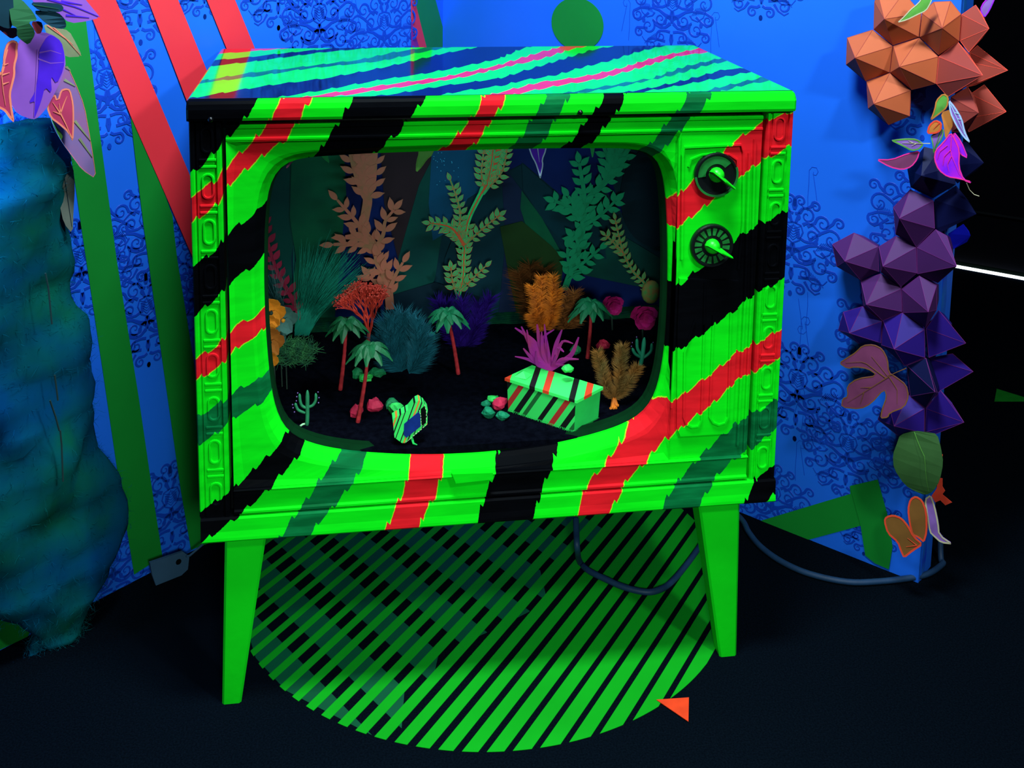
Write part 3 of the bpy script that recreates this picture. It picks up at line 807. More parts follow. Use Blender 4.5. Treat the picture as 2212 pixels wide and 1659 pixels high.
M_gbb = paint('bright_blue_folded_card', (.006, .012, .75), .6, .1, 6, .2)
M_gline = paint('bright_card_edge', (.95, .10, .06), .6, .1, 6, .2)
M_glin2 = paint('violet_card_edge', (.16, .020, .17), .6, .1, 6, .2)
def gem(label, out, apex, mat, group, o1=.050, o2=.095, line=None):
    P = [RW(x, y, o1) for x, y in out]; n = len(P); A = RW(apex[0], apex[1], o2)
    c = sum(P, Vector((0, 0, 0)))/n
    B = [p.lerp(c, .36)-RN*(o1-.004) for p in P]
    P = [p.lerp(c, .018) for p in P]
    c0 = c-RN*o1
    mb = MB()
    mb.v = [tuple(p-c0) for p in P]+[tuple(p-c0) for p in B]+[tuple(A-c0)]
    for i in range(n):
        j = (i+1) % n; mb.f.append((i, j, 2*n)); mb.f.append((n+i, n+j, j, i)); mb.m += [0, 0]
    mb.f.append(tuple(n+i for i in range(n))[::-1]); mb.m.append(0)
    o = mb.build('paper_gem', mat); o.location = c0; tag(o, label, 'paper gem', group)
    if line:
        l = MB()
        for i in range(n):
            l.tube([P[i]-c0, A-c0], .0005, 4); l.tube([P[i]-c0, P[(i+1) % n]-c0], .0005, 4)
        l.build('folded_edge', line, o)
    return o
GO = 'orange folded paper gems on the right panel'; GP = 'purple and navy folded paper gems on the right panel'
gem('orange faceted paper gem at the top left of the orange cluster, under a green leaf', c4([(410,10),(430,-50),(600,-50),(715,85),(698,238),(530,292),(405,190)]), c4([(475,122)])[0], M_gor, GO, line=M_gor2)
gem('leftmost orange faceted paper gem of the cluster', c4([(235,240),(400,188),(530,295),(510,465),(355,522),(228,415)]), c4([(288,370)])[0], M_gor, GO, line=M_gor2)
gem('orange paper gem in the middle of the orange cluster', c4([(698,240),(822,362),(806,538),(650,578),(510,465),(530,293)]), c4([(572,428)])[0], M_gor, GO, line=M_gor2)
gem('lowest orange paper gem, hanging at the left bottom of the cluster', c4([(510,465),(645,578),(640,745),(502,802),(370,695),(358,520)]), c4([(408,665)])[0], M_gor, GO, line=M_gor2)
gem('large orange paper gem at the top centre of the cluster', c4([(715,85),(790,10),(900,5),(968,90),(955,265),(822,355),(700,238)]), c4([(845,180)])[0], M_gor, GO, line=M_gor2)
gem('red-orange paper gem at the top right corner pointing right', c4([(970,92),(1060,30),(1100,90),(1105,240),(1015,338),(958,262)]), c4([(1145,183)])[0], M_gor2, GO, .045, .06, M_gline)
gem('red-orange spiked paper gem with bright red edges right of the middle gem', c4([(822,362),(945,265),(1010,340),(1060,450),(1000,555),(880,622),(806,538)]), c4([(1105,482)])[0], M_gor2, GO, .05, .11, M_gline)
gem('long red-orange paper spike pointing right below the corner gem', c4([(1020,335),(1070,290),(1160,370),(1170,480),(1060,545),(1000,560),(1030,400)]), c4([(1265,450)])[0], M_gor2, GO, .02, .035, M_gline)
gem('lower red-orange paper gem beside the leaf bunch', c4([(900,620),(1010,555),(1050,620),(1060,720),(1000,850),(905,845),(890,700)]), c4([(1078,722)])[0], M_gor2, GO, .04, .08, M_gor2)
gem('lowest right red-orange paper spike pointing right', c4([(1025,600),(1115,540),(1190,640),(1190,760),(1015,848),(985,760)]), c4([(1255,715)])[0], M_gor2, GO, .012, .028, M_gline)
gem('navy paper gem below the magenta leaves', c5([(845,40),(925,60),(1000,150),(1020,250),(895,325),(770,265),(752,165)]), c5([(830,200)])[0], M_gnv, GP)
gem('navy paper spike pointing right behind the magenta leaf', c5([(1015,20),(1080,15),(1120,70),(1130,175),(1025,245),(960,150)]), c5([(1170,130)])[0], M_gnv, GP, .015, .03)
gem('large navy paper gem right of the topmost violet gem', c5([(900,330),(1020,250),(1085,330),(1090,430),(935,510),(905,490)]), c5([(1130,408)])[0], M_gnv, GP, .035, .06)
gem('small bright blue folded gem at the edge of the panel', c5([(975,515),(1060,460),(1090,500),(1080,560),(1005,600),(980,560)]), c5([(1098,525)])[0], M_gbb, GP, .01, .02)
L_ = M_glin2
gem('topmost violet paper gem of the purple cluster', c5([(770,272),(897,335),(905,487),(803,590),(690,520),(677,372)]), c5([(712,432)])[0], M_gpu, GP, line=L_)
gem('leftmost plum paper gem of the purple cluster', c5([(345,572),(465,508),(597,585),(603,722),(500,768),(370,695)]), c5([(415,665)])[0], M_gpu, GP, line=L_)
gem('plum paper gem in the centre of the row of three', c5([(598,585),(695,525),(803,590),(808,730),(720,805),(610,725)]), c5([(622,692)])[0], M_gpu, GP, line=L_)
gem('plum paper gem at the right end of the row of three, tip pointing right', c5([(805,590),(908,490),(970,525),(990,600),(985,720),(920,785),(808,735)]), c5([(1022,692)])[0], M_gpu, GP, line=L_)
gem('plum paper gem below the row of three, on the left', c5([(500,768),(610,730),(722,815),(728,940),(620,990),(515,908)]), c5([(532,900)])[0], M_gpu, GP, line=L_)
gem('plum paper gem below the row of three, on the right', c5([(722,815),(820,742),(915,795),(915,930),(853,1028),(730,945)]), c5([(868,940)])[0], M_gpu, GP, line=L_)
gem('grey-violet paper gem above the pink lobed leaf', c5([(405,940),(510,908),(618,990),(612,1110),(500,1120),(378,1040)]), c5([(440,1055)])[0], M_gvi, GP, line=L_)
gem('violet paper gem in the middle below the two plum ones', c5([(620,985),(728,942),(850,1035),(852,1190),(740,1235),(612,1120)]), c5([(683,1142)])[0], M_gvi, GP, line=L_)
gem('blue-violet paper spike pointing right at mid height', c5([(855,1030),(925,930),(990,1010),(1005,1120),(870,1190)]), c5([(1072,1110)])[0], M_gvi, GP, .035, .05, line=L_)
gem('blue-violet paper spike pointing right, lower of the pair', c5([(865,1190),(1000,1165),(1050,1215),(1050,1300),(940,1350),(915,1380)]), c5([(1112,1265)])[0], M_gvi, GP, .015, .03, line=L_)
gem('dark paper gem whose tip points down beside the pink leaf', c5([(750,1230),(855,1188),(918,1380),(855,1465),(770,1400)]), c5([(905,1375)])[0], M_gnv, GP, line=L_)
gem('violet paper gem at the bottom behind the pink lobed leaf', c5([(640,1400),(760,1390),(850,1465),(848,1600),(700,1612),(592,1525)]), c5([(683,1560)])[0], M_gvi, GP, line=L_)
gem('lowest violet paper gem at the right, tip pointing right', c5([(855,1465),(935,1365),(1000,1440),(1010,1560),(875,1618),(850,1595)]), c5([(1062,1540)])[0], M_gvi, GP, .035, .055, line=L_)

M_lgreen = paint('pale_green_leaf_card', (.13, .42, .055), .6, .4, 22, .2)
M_lcream = paint('cream_edge', (.55, .50, .30), .6, .1, 20, .2)
M_lorange = paint('orange_leaf_card', (.62, .20, .035), .6, .25, 20, .2)
M_lred = paint('coral_red_card', (.90, .07, .03), .6, .2, 20, .2)
M_lpink = paint('pink_edge', (.95, .03, .30), .6, .1, 20, .2)
M_lmag = paint('magenta_leaf_card', (.55, .012, .62), .6, .35, 24, .2, col2=(.22, .008, .75))
M_llil = paint('lilac_leaf_card', (.28, .13, .48), .6, .3, 26, .2)
M_lwhite = paint('pale_blue_edge', (.38, .55, .75), .6, .1, 20, .2)
M_lmauve = paint('mauve_leaf_card', (.22, .045, .13), .6, .25, 24, .2)
M_lsage = paint('sage_leaf_card', (.04, .12, .03), .6, .25, 12, .2)
M_lbrown = paint('tan_leaf_card', (.24, .10, .022), .6, .25, 16, .2)
GL = 'paper leaves on the right panel'
def RL(label, poly, mat, off=.10, **k): return leaf(label, poly, RW, off, RN, mat, group=GL, **k)
RL('small green paper leaf with cream edge at the top of the orange gems', c4([(785,-20),(775,20),(745,70),(690,95),(620,130),(553,148),(600,105),(640,60),(690,20),(720,-20)]), M_lgreen, rim=M_lcream, rimw=.002)
RL('purple paper leaf at the top right edge of the panel', c4([(1190,-20),(1150,70),(1115,118),(1085,60),(1110,10),(1150,-20)]), M_llil, .03, rim=M_lmag, rimw=.002)
RL('green and yellow paper leaf above the orange one', c4([(850,595),(890,620),(880,690),(830,730),(765,778),(795,700),(805,640)]), M_lgreen, .085, rim=M_lorange, rimw=.0025)
RL('orange paper leaf hanging in the leaf bunch', c4([(835,720),(900,700),(918,795),(890,850),(865,895),(855,800)]), M_lorange, .09)
RL('small orange paper leaf with red edge', c4([(745,857),(758,800),(800,765),(845,785),(840,838),(800,858)]), M_lorange, .095, rim=M_lred, rimw=.003, veins=[c4([(830,785),(790,825)])])
RL('purple paper leaf with pale blue edge hanging below the orange gems', c4([(885,632),(930,685),(975,760),(992,840),(1030,922),(980,880),(930,800),(893,720)]), M_llil, .10, rim=M_lwhite, rimw=.0028, veins=[c4([(900,670),(990,860)]), c4([(925,720),(955,730)]), c4([(940,760),(970,765)])], vmat=M_lwhite)
RL('lilac paper leaf with green edge pointing down in the bunch', c4([(770,870),(800,850),(858,820),(850,880),(810,940),(790,990),(783,920)]), M_llil, .09, rim=M_lgreen, rimw=.002, veins=[c4([(840,835),(795,960)])], vmat=M_lgreen)
RL('lilac paper leaf with green edge pointing left on a short stalk', c4([(512,898),(560,890),(620,885),(680,887),(730,922),(700,958),(650,968),(590,935)]), M_llil, .09, rim=M_lgreen, rimw=.0028, veins=[c4([(770,918),(590,915)]), c4([(680,918),(650,935)]), c4([(660,915),(630,900)])], vmat=M_lcream)
RL('pink paper leaf pointing left under the lilac leaf', c4([(415,1018),(520,1020),(620,980),(705,962),(690,1020),(650,1070),(590,1090),(510,1072)]), M_lmauve, .085, rim=M_lpink, rimw=.0022)
RL('large magenta paper leaf with pink edge hanging in the bunch', c4([(900,845),(930,890),(960,960),(955,1070),(985,1150),(1042,1170),(950,1145),(880,1135),(820,1090),(792,1020),(800,960),(850,910)]), M_lmag, .11, rim=M_lpink, rimw=.0022, veins=[c4([(905,870),(900,980),(960,1120)]), c4([(900,960),(860,1000),(850,1060)]), c4([(905,1000),(880,1050),(890,1100)]), c4([(880,930),(830,970),(815,1020)])], vw=.0014)
RL('second magenta paper leaf behind the large one', c4([(915,835),(970,905),(1015,1018),(960,990),(925,930)]), M_lmag, .10, rim=M_lpink, rimw=.0016)
tw = MB().tube([RW(*q, .06) for q in c4([(1000,1170),(1020,1215),(1050,1245),(1082,1256)])], .0008, 5).build('hanging_twig', M_lcream); tag(tw, 'thin pale twig curling from the magenta leaf', 'twig')
RL('pink lobed paper leaf like a maple with tan edge beside the violet gems', c5([(380,1218),(430,1185),(470,1160),(510,1120),(570,1115),(620,1140),(650,1200),(655,1270),(690,1290),(750,1335),(765,1400),(740,1460),(660,1490),(650,1515),(607,1520),(615,1470),(640,1400),(630,1360),(560,1440),(500,1470),(395,1460),(400,1410),(430,1400),(425,1340),(480,1300),(590,1285),(540,1250),(470,1240),(430,1250)]), M_lmauve, .11, rim=M_lbrown, rimw=.0020,
   veins=[c5([(750,1245),(690,1270),(650,1290),(560,1180)]), c5([(655,1290),(560,1350),(430,1430)]), c5([(655,1290),(700,1360),(700,1440)]), c5([(640,1300),(520,1210),(420,1215)]), c5([(560,1350),(500,1350)]), c5([(520,1375),(500,1440)])], vmat=M_lbrown, vw=.0016)
RL('big round sage green paper leaf near the bottom of the panel edge', c6([(1080,205),(1180,180),(1260,192),(1330,210),(1365,300),(1385,400),(1360,520),(1310,600),(1250,635),(1180,605),(1110,560),(1040,440),(1035,340),(1065,260)]), M_lsage, .09, veins=[c6([(1180,185),(1270,350),(1280,600)])], vmat=M_lgreen, vw=.001, bend=-.02)
RL('tan paper leaf with red edge standing upright below the sage leaf', c6([(1165,630),(1205,608),(1255,640),(1285,720),(1288,860),(1265,935),(1225,900),(1180,880),(1160,800),(1148,700)]), M_lbrown, .07, rim=M_lred, rimw=.0035)
RL('tan paper leaf with red edge curling to a point at the very bottom', c6([(985,780),(1000,750),(1050,738),(1110,760),(1160,820),(1195,890),(1260,945),(1190,990),(1125,1042),(1100,990),(1080,930),(1010,870)]), M_lbrown, .09, rim=M_lred, rimw=.0035, veins=[c6([(1215,950),(1150,900)]), c6([(1215,950),(1140,960)])], vmat=M_lred)
RL('lilac paper leaf with pale edge dangling at the bottom right of the panel', c6([(1265,630),(1310,600),(1340,680),(1365,800),(1372,880),(1468,945),(1380,935),(1330,890),(1300,860),(1282,740)]), M_llil, .06, rim=M_lcream, rimw=.003)
RL('coral red cut-out paper frond sticking out at the panel edge', c6([(1362,485),(1390,490),(1390,545),(1408,575),(1390,600),(1455,655),(1410,675),(1375,640),(1340,655),(1315,610),(1350,560)]), M_lred, .03, sm=0)
RL('tiny coral red paper scrap above the red frond', c6([(1372,325),(1392,325),(1388,360),(1378,400),(1368,360)]), M_lred, .03, sm=0)

# left garland: leaves hang in front of the left wall
GG = 'paper leaves of the garland at the top left'
M_gteal = paint('dark_teal_fabric_leaf', (.006, .035, .055), .8, .3, 12, .1)
M_gdgr = paint('dark_green_fabric_leaf', (.020, .105, .040), .8, .3, 12, .1)
M_gpurp = paint('soft_purple_leaf_card', (.26, .08, .46), .6, .2, 10, .2)
M_gdeep = paint('deep_violet_paint', (.065, .010, .55), .6, .2, 30, .2)
M_gros = paint('rose_red_leaf_card', (.46, .035, .10), .6, .2, 14, .2)
M_gpeach = paint('peach_edge', (.80, .20, .12), .6, .1, 20, .2)
M_gberry = paint('dark_berry_red', (.22, .015, .03), .6, .2, 20, .2)
M_gkhaki = paint('khaki_leaf_card', (.23, .26, .13), .6, .35, 20, .2)
M_gmau = paint('dusty_mauve_leaf_card', (.27, .10, .24), .6, .3, 16, .2, col2=(.17, .12, .30))
M_gtan = paint('dull_tan_leaf_card', (.13, .15, .12), .7, .3, 10, .1)
def LL(label, poly, mat, off=.15, **k): return leaf(label, poly, LW, off, LN, mat, group=GG, **k)
LL('long dull tan paper leaf hanging behind the mauve leaf at the left', [(111,280),(135,324),(158,358),(162,405),(159,452),(157,506),(138,483),(128,439),(118,364)], M_gtan, .10, veins=[[(120,300),(140,390),(155,490)]], vmat=M_gteal)
LL('long dusty mauve paper leaf tapering to a point at lower right of the garland', c3([(560,530),(640,700),(720,900),(760,1130),(790,1300),(822,1530),(700,1450),(620,1340),(540,1230),(470,1110),(430,1000),(400,900),(480,720)]), M_gmau, .14, veins=[c3([(545,680),(640,735)]), c3([(635,1030),(770,1200)]), c3([(675,1180),(785,1340)]), c3([(560,570),(600,600)])], vmat=M_gkhaki, vw=.005, rim=M_gpeach, rimw=.0008)
LL('khaki green paper leaf pointing right under the dark fabric leaves', c3([(370,200),(480,230),(590,262),(650,370),(703,482),(560,490),(480,400),(400,300)]), M_gkhaki, .15, veins=[c3([(400,215),(560,330),(690,475)]), c3([(450,230),(620,380)])], vmat=M_gpeach, vw=.0022)
LL('large purple paper leaf with a deep violet brushed half', c3([(155,330),(300,265),(430,285),(520,350),(565,520),(540,640),(470,790),(400,920),(330,1000),(280,1022),(150,975),(90,880),(80,820),(120,600)]), M_gpurp, .17,
   extra=[('violet_patch', c3([(330,440),(350,390),(400,310),(440,295),(520,350),(550,470),(540,590),(480,720),(430,640),(440,800),(380,740),(350,860),(300,990),(285,1010),(300,860),(240,880),(300,780),(325,620)]), M_gdeep)],
   veins=[c3([(320,420),(305,700),(285,1015)]), c3([(320,500),(430,540),(540,530)]), c3([(330,450),(430,430),(520,460)])], vmat=M_gpurp, vw=.003)
LL('purple paper leaf with dark streaks at the top beside the red wall band', c3([(240,-60),(400,-60),(700,-40),(790,70),(857,148),(740,182),(600,200),(500,120),(300,40)]), M_gpurp, .13, veins=[c3([(400,-10),(650,60),(850,145)]), c3([(520,10),(700,40)]), c3([(450,40),(640,130)]), c3([(560,130),(760,150)])], vmat=M_gdeep, vw=.004)
LL('rose red wavy paper leaf with peach edge at the left border', c3([(-90,560),(-20,640),(20,600),(30,450),(60,365),(110,338),(155,360),(148,420),(150,480),(128,560),(130,640),(110,720),(90,800),(100,900),(125,1052),(80,1010),(40,950),(0,930),(-60,900)]), M_gros, .20, rim=M_gpeach, rimw=.0035, veins=[c3([(60,420),(10,620),(25,780),(45,900)]), c3([(20,560),(70,540)]), c3([(15,640),(80,620)]), c3([(20,720),(75,700)])], vmat=M_gpeach, vw=.003)
LL('small heart-shaped rose red paper leaf with peach veins on the mauve leaf', c3([(395,915),(430,830),(470,800),(490,860),(515,770),(560,752),(600,762),(628,880),(632,1000),(625,1222),(580,1130),(500,1060),(430,1010)]), M_gros, .165, rim=M_gpeach, rimw=.0028, veins=[c3([(515,970),(560,1060),(610,1180)]), c3([(515,970),(480,920),(445,870)]), c3([(515,965),(500,880)]), c3([(515,965),(545,880),(570,820)]), c3([(515,975),(450,950)])], vmat=M_gpeach, vw=.003)
LL('thin pale green sliver of a leaf behind the heart-shaped leaf', c3([(425,960),(470,1060),(510,1110),(540,1160),(520,1200),(480,1100),(440,1020)]), M_lgreen, .15)
LL('dark berry red petals left of the dark green fabric leaf', c3([(-20,200),(60,240),(150,235),(160,300),(100,335),(40,290),(-20,240)]), M_gberry, .19)
LL('dark berry red petals right of the dark green fabric leaf', c3([(262,185),(350,180),(370,230),(350,285),(310,290)]), M_gberry, .19)
LL('dark teal fabric leaf at the very top left corner', c3([(-60,-60),(110,-40),(118,100),(105,235),(60,245),(-40,200)]), M_gteal, .21)
LL('dark green notched fabric leaf pointing down at the top left', c3([(105,40),(135,-20),(215,-10),(300,110),(335,180),(240,185),(300,250),(320,300),(288,395),(210,350),(160,310),(155,240),(108,215)]), M_gdgr, .22, bend=-.02)
LL('dark teal rounded fabric leaf, upper one pointing right', c3([(250,20),(400,20),(520,35),(547,70),(520,105),(420,100),(340,95)]), M_gteal, .205, veins=[c3([(280,40),(500,75)])], vmat=M_gdgr)
LL('dark teal rounded fabric leaf, lower one pointing right', c3([(320,100),(400,90),(500,105),(565,165),(592,230),(560,252),(470,240),(390,195)]), M_gteal, .21, bend=-.015)

# ------------------------------------------------------------------ wadding hanging at the left
M_wad = paint('teal_wadding', (.002, .075, .040), 1.0, .45, 5, .0, col2=(.001, .045, .15))
def wadding():
    R_ = [(255,-60,120),(330,-60,128),(400,-70,118),(520,-70,128),(620,-70,132),(700,-70,155),(800,-70,150),(900,-60,178),(1000,-60,185),(1080,-50,212),(1170,-40,222),(1240,-30,200),(1290,20,182),(1340,60,168),(1370,70,150)]
    Tl = [(1340,60,150),(1380,50,135),(1420,38,120),(1455,40,100),(1468,50,85)]
    mb = MB(); n = 28
    def body(rows, dep, seed):
        b = len(mb.v); C = []
        for y, xl, xr in rows:
            a = LW(xl, y, .03); c = LW(xr, y, .03); C.append(((a+c)/2, (c-a).length/2, a.z))
        m = len(rows)
        # resample
        K = m*5; 
        for i in range(K+1):
            t = i/K*(m-1); k = min(int(t), m-2); f = t-k; f = f*f*(3-2*f)
            p = C[k][0].lerp(C[k+1][0], f); hw = C[k][1]*(1-f)+C[k+1][1]*f
            if i == 0 or i == K: hw *= .55
            for j in range(n):
                a = 2*PI*j/n; q = p+Rl*hw*math.cos(a)+LN*(dep*min(1, hw/.07)*math.sin(a)+dep*.9)
                d = noise.noise(q*8+Vector((seed, 0, 0)))*.030+noise.noise(q*21)*.014+noise.noise(q*50)*.005
                q = q+(Rl*math.cos(a)+LN*math.sin(a))*d; mb.v.append(tuple(q))
        for i in range(K):
            for j in range(n):
                j2 = (j+1) % n; mb.f.append((b+i*n+j, b+i*n+j2, b+(i+1)*n+j2, b+(i+1)*n+j)); mb.m.append(0)
        mb.f.append(tuple(b+j for j in range(n))[::-1]); mb.f.append(tuple(b+K*n+j for j in range(n))); mb.m += [0, 0]
    Rl = Ldir
    body(R_, .038, 0); body(Tl, .025, 3)
    return mb
wb = wadding()
wad = wb.build('wadding_drape', M_wad, None, True); tag(wad, 'fluffy teal wadding hanging down the left wall to the floor', 'wadding', kind='stuff')
# loose fibres
mb = MB(); random.seed(11)
nv = len(wb.v)
for _ in range(9000):
    i = random.randrange(nv); p = Vector(wb.v[i])+Vector([random.gauss(0, .004) for _ in range(3)])
    d = Vector([random.gauss(0, 1) for _ in range(3)])+LN*.4; d.normalize(); l = random.uniform(.008, .022); w_ = Vector([random.gauss(0, 1) for _ in range(3)]).normalized()*.00035
    q = p+d*l*.5+Vector([random.gauss(0, .002) for _ in range(3)]); r = q+d*l*.5+Vector([random.gauss(0, .003) for _ in range(3)])
    mb.add([p-w_, p+w_, q+w_*.7, q-w_*.7, r], [(0, 1, 2, 3), (3, 2, 4)])
fb_ = mb.build('loose_fibre', M_wad, wad); fb_['kind'] = 'stuff'
mb = MB()
for P in ([(98,590),(104,620),(108,660),(112,700)], [(118,810),(122,840),(125,865)], [(130,930),(133,960),(136,1040)], [(108,865),(120,900),(128,930)]):
    mb.tube([LW(x, y, .14) for x, y in P], .0016, 5)
mb.build('dark_thread', paint('dark_thread', (.004, .03, .03), .9), wad)

# ------------------------------------------------------------------ tag and cable on the floor
M_tag = paint('dull_blue_card', (.035, .085, .16), .7, .2, 15, .1)
tb_ = [(324,1216),(395,1192),(409,1202),(406,1230),(392,1243),(337,1265),(329,1243)]
gA = FL(337, 1265); gB = FL(406, 1238); gn = (gB-gA).normalized().cross(Vector((0, 0, 1))); gn = gn if gn.y < 0 else -gn
def GT(x, y, o=0): return on(x, y, gn, gA+gn*o)
pt = MB().slab([GT(x, y) for x, y in tb_], gn, .006).build('card_tag', M_tag); tag(pt, 'dull blue card tag with a punched hole at the foot of the left wall', 'card tag')
hc = GT(386, 1214, .001); r_ = .006
MB().slab([hc+(gB-gA).normalized()*r_*math.cos(a)+zz*r_*math.sin(a) for a in np.linspace(0, 2*PI, 11)[:-1]], gn, .001).build('punched_hole', M_black, pt)
MB().tube([GT(402,1202,.002), GT(410,1200,.002), GT(424,1188,.002), GT(438,1176,.002)], .0022, 6).build('string', M_tag, pt)
M_cab = paint('slate_blue_cable', (.010, .040, .10), .55, .2, 40, .3)
CPT = [(1244,1120,.32),(1245,1150,.20),(1247,1185,.09),(1252,1213,.02),(1272,1233,.006),(1310,1252,.006),(1350,1269,.006),(1395,1279,.006),(1425,1274,.006),(1450,1258,.006),(1480,1224,.006),(1512,1180,.006),(1545,1130,.006),(1580,1108,.006),(1604,1124,.006),(1618,1150,.006),(1645,1182,.006),(1690,1214,.006),(1750,1240,.006),(1830,1257,.006),(1900,1256,.006),(1970,1248,.006),(2008,1238,.006),(2036,1218,.006),(2046,1190,.006),(2044,1165,.02),(2040,1140,.05)]
cp_ = []
for i, (x, y, z) in enumerate(CPT):
    if i < 4: p = on(x, y, (0, 1, 0), (0, .30-.03*i, 0)) if i < 3 else FL(x, y, .01)
    elif i < 24: p = FL(x, y, .007)
    else: p = Vector((cp_[-1].x+.004, cp_[-1].y+.012, z))
    cp_.append(p)
def catmull(P, k=5):
    out = []
    for i in range(len(P)-1):
        a = P[max(i-1, 0)]; b = P[i]; c = P[i+1]; d = P[min(i+2, len(P)-1)]
        for j in range(k):
            t = j/k; out.append(.5*((2*b)+(c-a)*t+(2*a-5*b+4*c-d)*t*t+(3*b-a-3*c+d)*t**3))
    return out+[P[-1]]
cb = MB().tube(catmull(cp_), .0062, 8).build('power_cable', M_cab, None, True); tag(cb, 'slate blue cable looping on the floor from the television to the panel edge', 'cable')

# ------------------------------------------------------------------ the diorama inside the television
CC_ = lambda ox, oy, k: (lambda L: [(ox+x/k, oy+y/k) for x, y in L])
dA = CC_(560, 310, 4.741); dB = CC_(1000, 310, 4.739); dC = CC_(560, 620, 4.607); dD = CC_(800, 620, 4.609); dE = CC_(1020, 560, 4.148)
M_dfl = paint('black_diorama_ground', (.0022, .0026, .0055), 1, .5, 90, 0, bump=.6, bscale=600)
gx0, gx1 = -.482, .482
mb = MB(); z0_, z1_ = dgz(.045), dgz(.526)
mb.add([(gx0, .045, z0_), (gx1, .045, z0_), (gx1, .526, z1_), (gx0, .526, z1_), (gx0, .045, z0_-.012), (gx1, .045, z0_-.012), (gx1, .526, z1_-.012), (gx0, .526, z1_-.012)], [(0, 1, 2, 3), (4, 7, 6, 5), (0, 4, 5, 1), (1, 5, 6, 2), (2, 6, 7, 3), (3, 7, 4, 0)])
mb.build('diorama_ground', M_dfl, TV)
BK = .520
def BKP(x, y, o=0.0): return FR(x, y, BK-o)
NB = Vector((0, -1, 0))
bd = empty('painted_backdrop', (0, BK, .5)); tag(bd, 'layered dark blue and green cut-paper backdrop at the rear of the television', 'backdrop')
def bpanel(poly, mat, o, nm='backdrop_sheet', lab=None):
    P = [BKP(x, y, o)-Vector((0, BK, .5)) for x, y in poly]
    q = MB().slab(P, NB, .002).build(nm, mat, bd)
    if lab: q['label'] = lab
    return q
def bm(n, c, v=.35, c2=None): return paint(n, c, .75, v, 9, .1, col2=c2)
B_teal = bm('backdrop_dark_teal', (0.0006, 0.0450, 0.0360), .4, (0.0006, 0.0270, 0.0270)); B_green = bm('backdrop_forest_green', (0.0011, 0.0715, 0.0303), .3, (0.0006, 0.0385, 0.0231))
B_navy = bm('backdrop_navy', (0.0008, 0.0096, 0.0840), .3); B_blue = bm('backdrop_sea_blue', (0.0013, 0.0488, 0.1170), .25); B_brown = bm('backdrop_brown', (0.0200, 0.0100, 0.0140), .3)
B_deep = bm('backdrop_deep_blue', (0.0005, 0.0025, 0.0750), .3); B_olive = bm('backdrop_olive', (0.0090, 0.0325, 0.0070), .3); B_night = bm('backdrop_night', (.001, .012, .022), .3)
B_petrol = bm('backdrop_petrol', (0.0006, 0.0228, 0.0360), .3)
MB().box((-.483, -.0005, -.02), (.483, .004, .52)).build('backdrop_board', B_petrol, bd)
bpanel([(500,260),(640,260),(650,420),(628,560),(640,720),(500,720)], B_teal, .003)
bpanel([(632,260),(740,260),(748,420),(735,560),(720,720),(620,720),(640,560),(626,470)], B_green, .006)
bpanel([(735,260),(860,260),(870,330),(850,480),(880,640),(870,720),(715,720),(735,560),(748,420)], B_navy, .004)
bpanel([(818,260),(930,260),(934,330),(925,400),(900,520),(860,560),(830,440)], B_brown, .008)
bpanel([(905,400),(940,330),(960,470),(940,600),(900,700),(840,690),(860,560)], B_teal, .010)
bpanel([(928,260),(1110,260),(1096,376),(1000,480),(935,520),(926,440),(932,340)], B_blue, .012)
bpanel([(1010,430),(1096,376),(1140,500),(1180,640),(1070,700),(960,690),(960,560)], B_petrol, .014)
bpanel([(1095,260),(1300,260),(1320,340),(1280,440),(1210,420),(1130,352),(1092,372)], B_navy, .009)
bpanel([(1082,350),(1098,372),(1126,410),(1132,420),(1120,700),(1075,700),(1092,520)], bm('backdrop_slate', (0.0048, 0.0132, 0.0450), .3), .016)
bpanel([(1127,352),(1210,425),(1300,470),(1310,560),(1222,530),(1175,480),(1130,410)], B_petrol, .013)
bpanel([(1127,412),(1170,470),(1212,545),(1190,560),(1140,500),(1124,450)], B_green, .018)
bpanel([(1080,490),(1128,478),(1190,530),(1218,560),(1200,720),(1125,720),(1100,600)], B_olive, .020)
bpanel([(1220,520),(1330,500),(1480,590),(1480,640),(1240,590)], B_teal, .012)
bpanel([(1216,560),(1300,575),(1480,640),(1480,760),(1180,760)], B_navy, .010)
bpanel([(1290,260),(1500,260),(1500,560),(1430,530),(1350,470),(1300,400)], B_deep, .007)
bpanel([(1300,300),(1440,330),(1460,560),(1400,500),(1330,420)], B_petrol, .008)
dc_ = [(1412+72*math.cos(a), 425+108*math.sin(a)) for a in np.linspace(0, 2*PI, 33)[:-1]]
bpanel(dc_, B_night, .016, 'round_dark_sheet')
bpanel([(840,640),(940,610),(1060,650),(1060,760),(840,760)], B_night, .020)
# paint specks like stars on the blue sheet
random.seed(5); 
for cx_, cy_, n_ in ((948,346,10),(958,352,8),(984,366,4),(948,390,3)):
    for k in range(n_):
        p = BKP(cx_+random.gauss(0, 9), cy_+random.gauss(0, 7), .0135)-Vector((0, BK, .5)); MB().ball(p, .0009, 5).build('paint_speck', paint('paint_speck_blue', (.05, .45, .7), .6), bd)
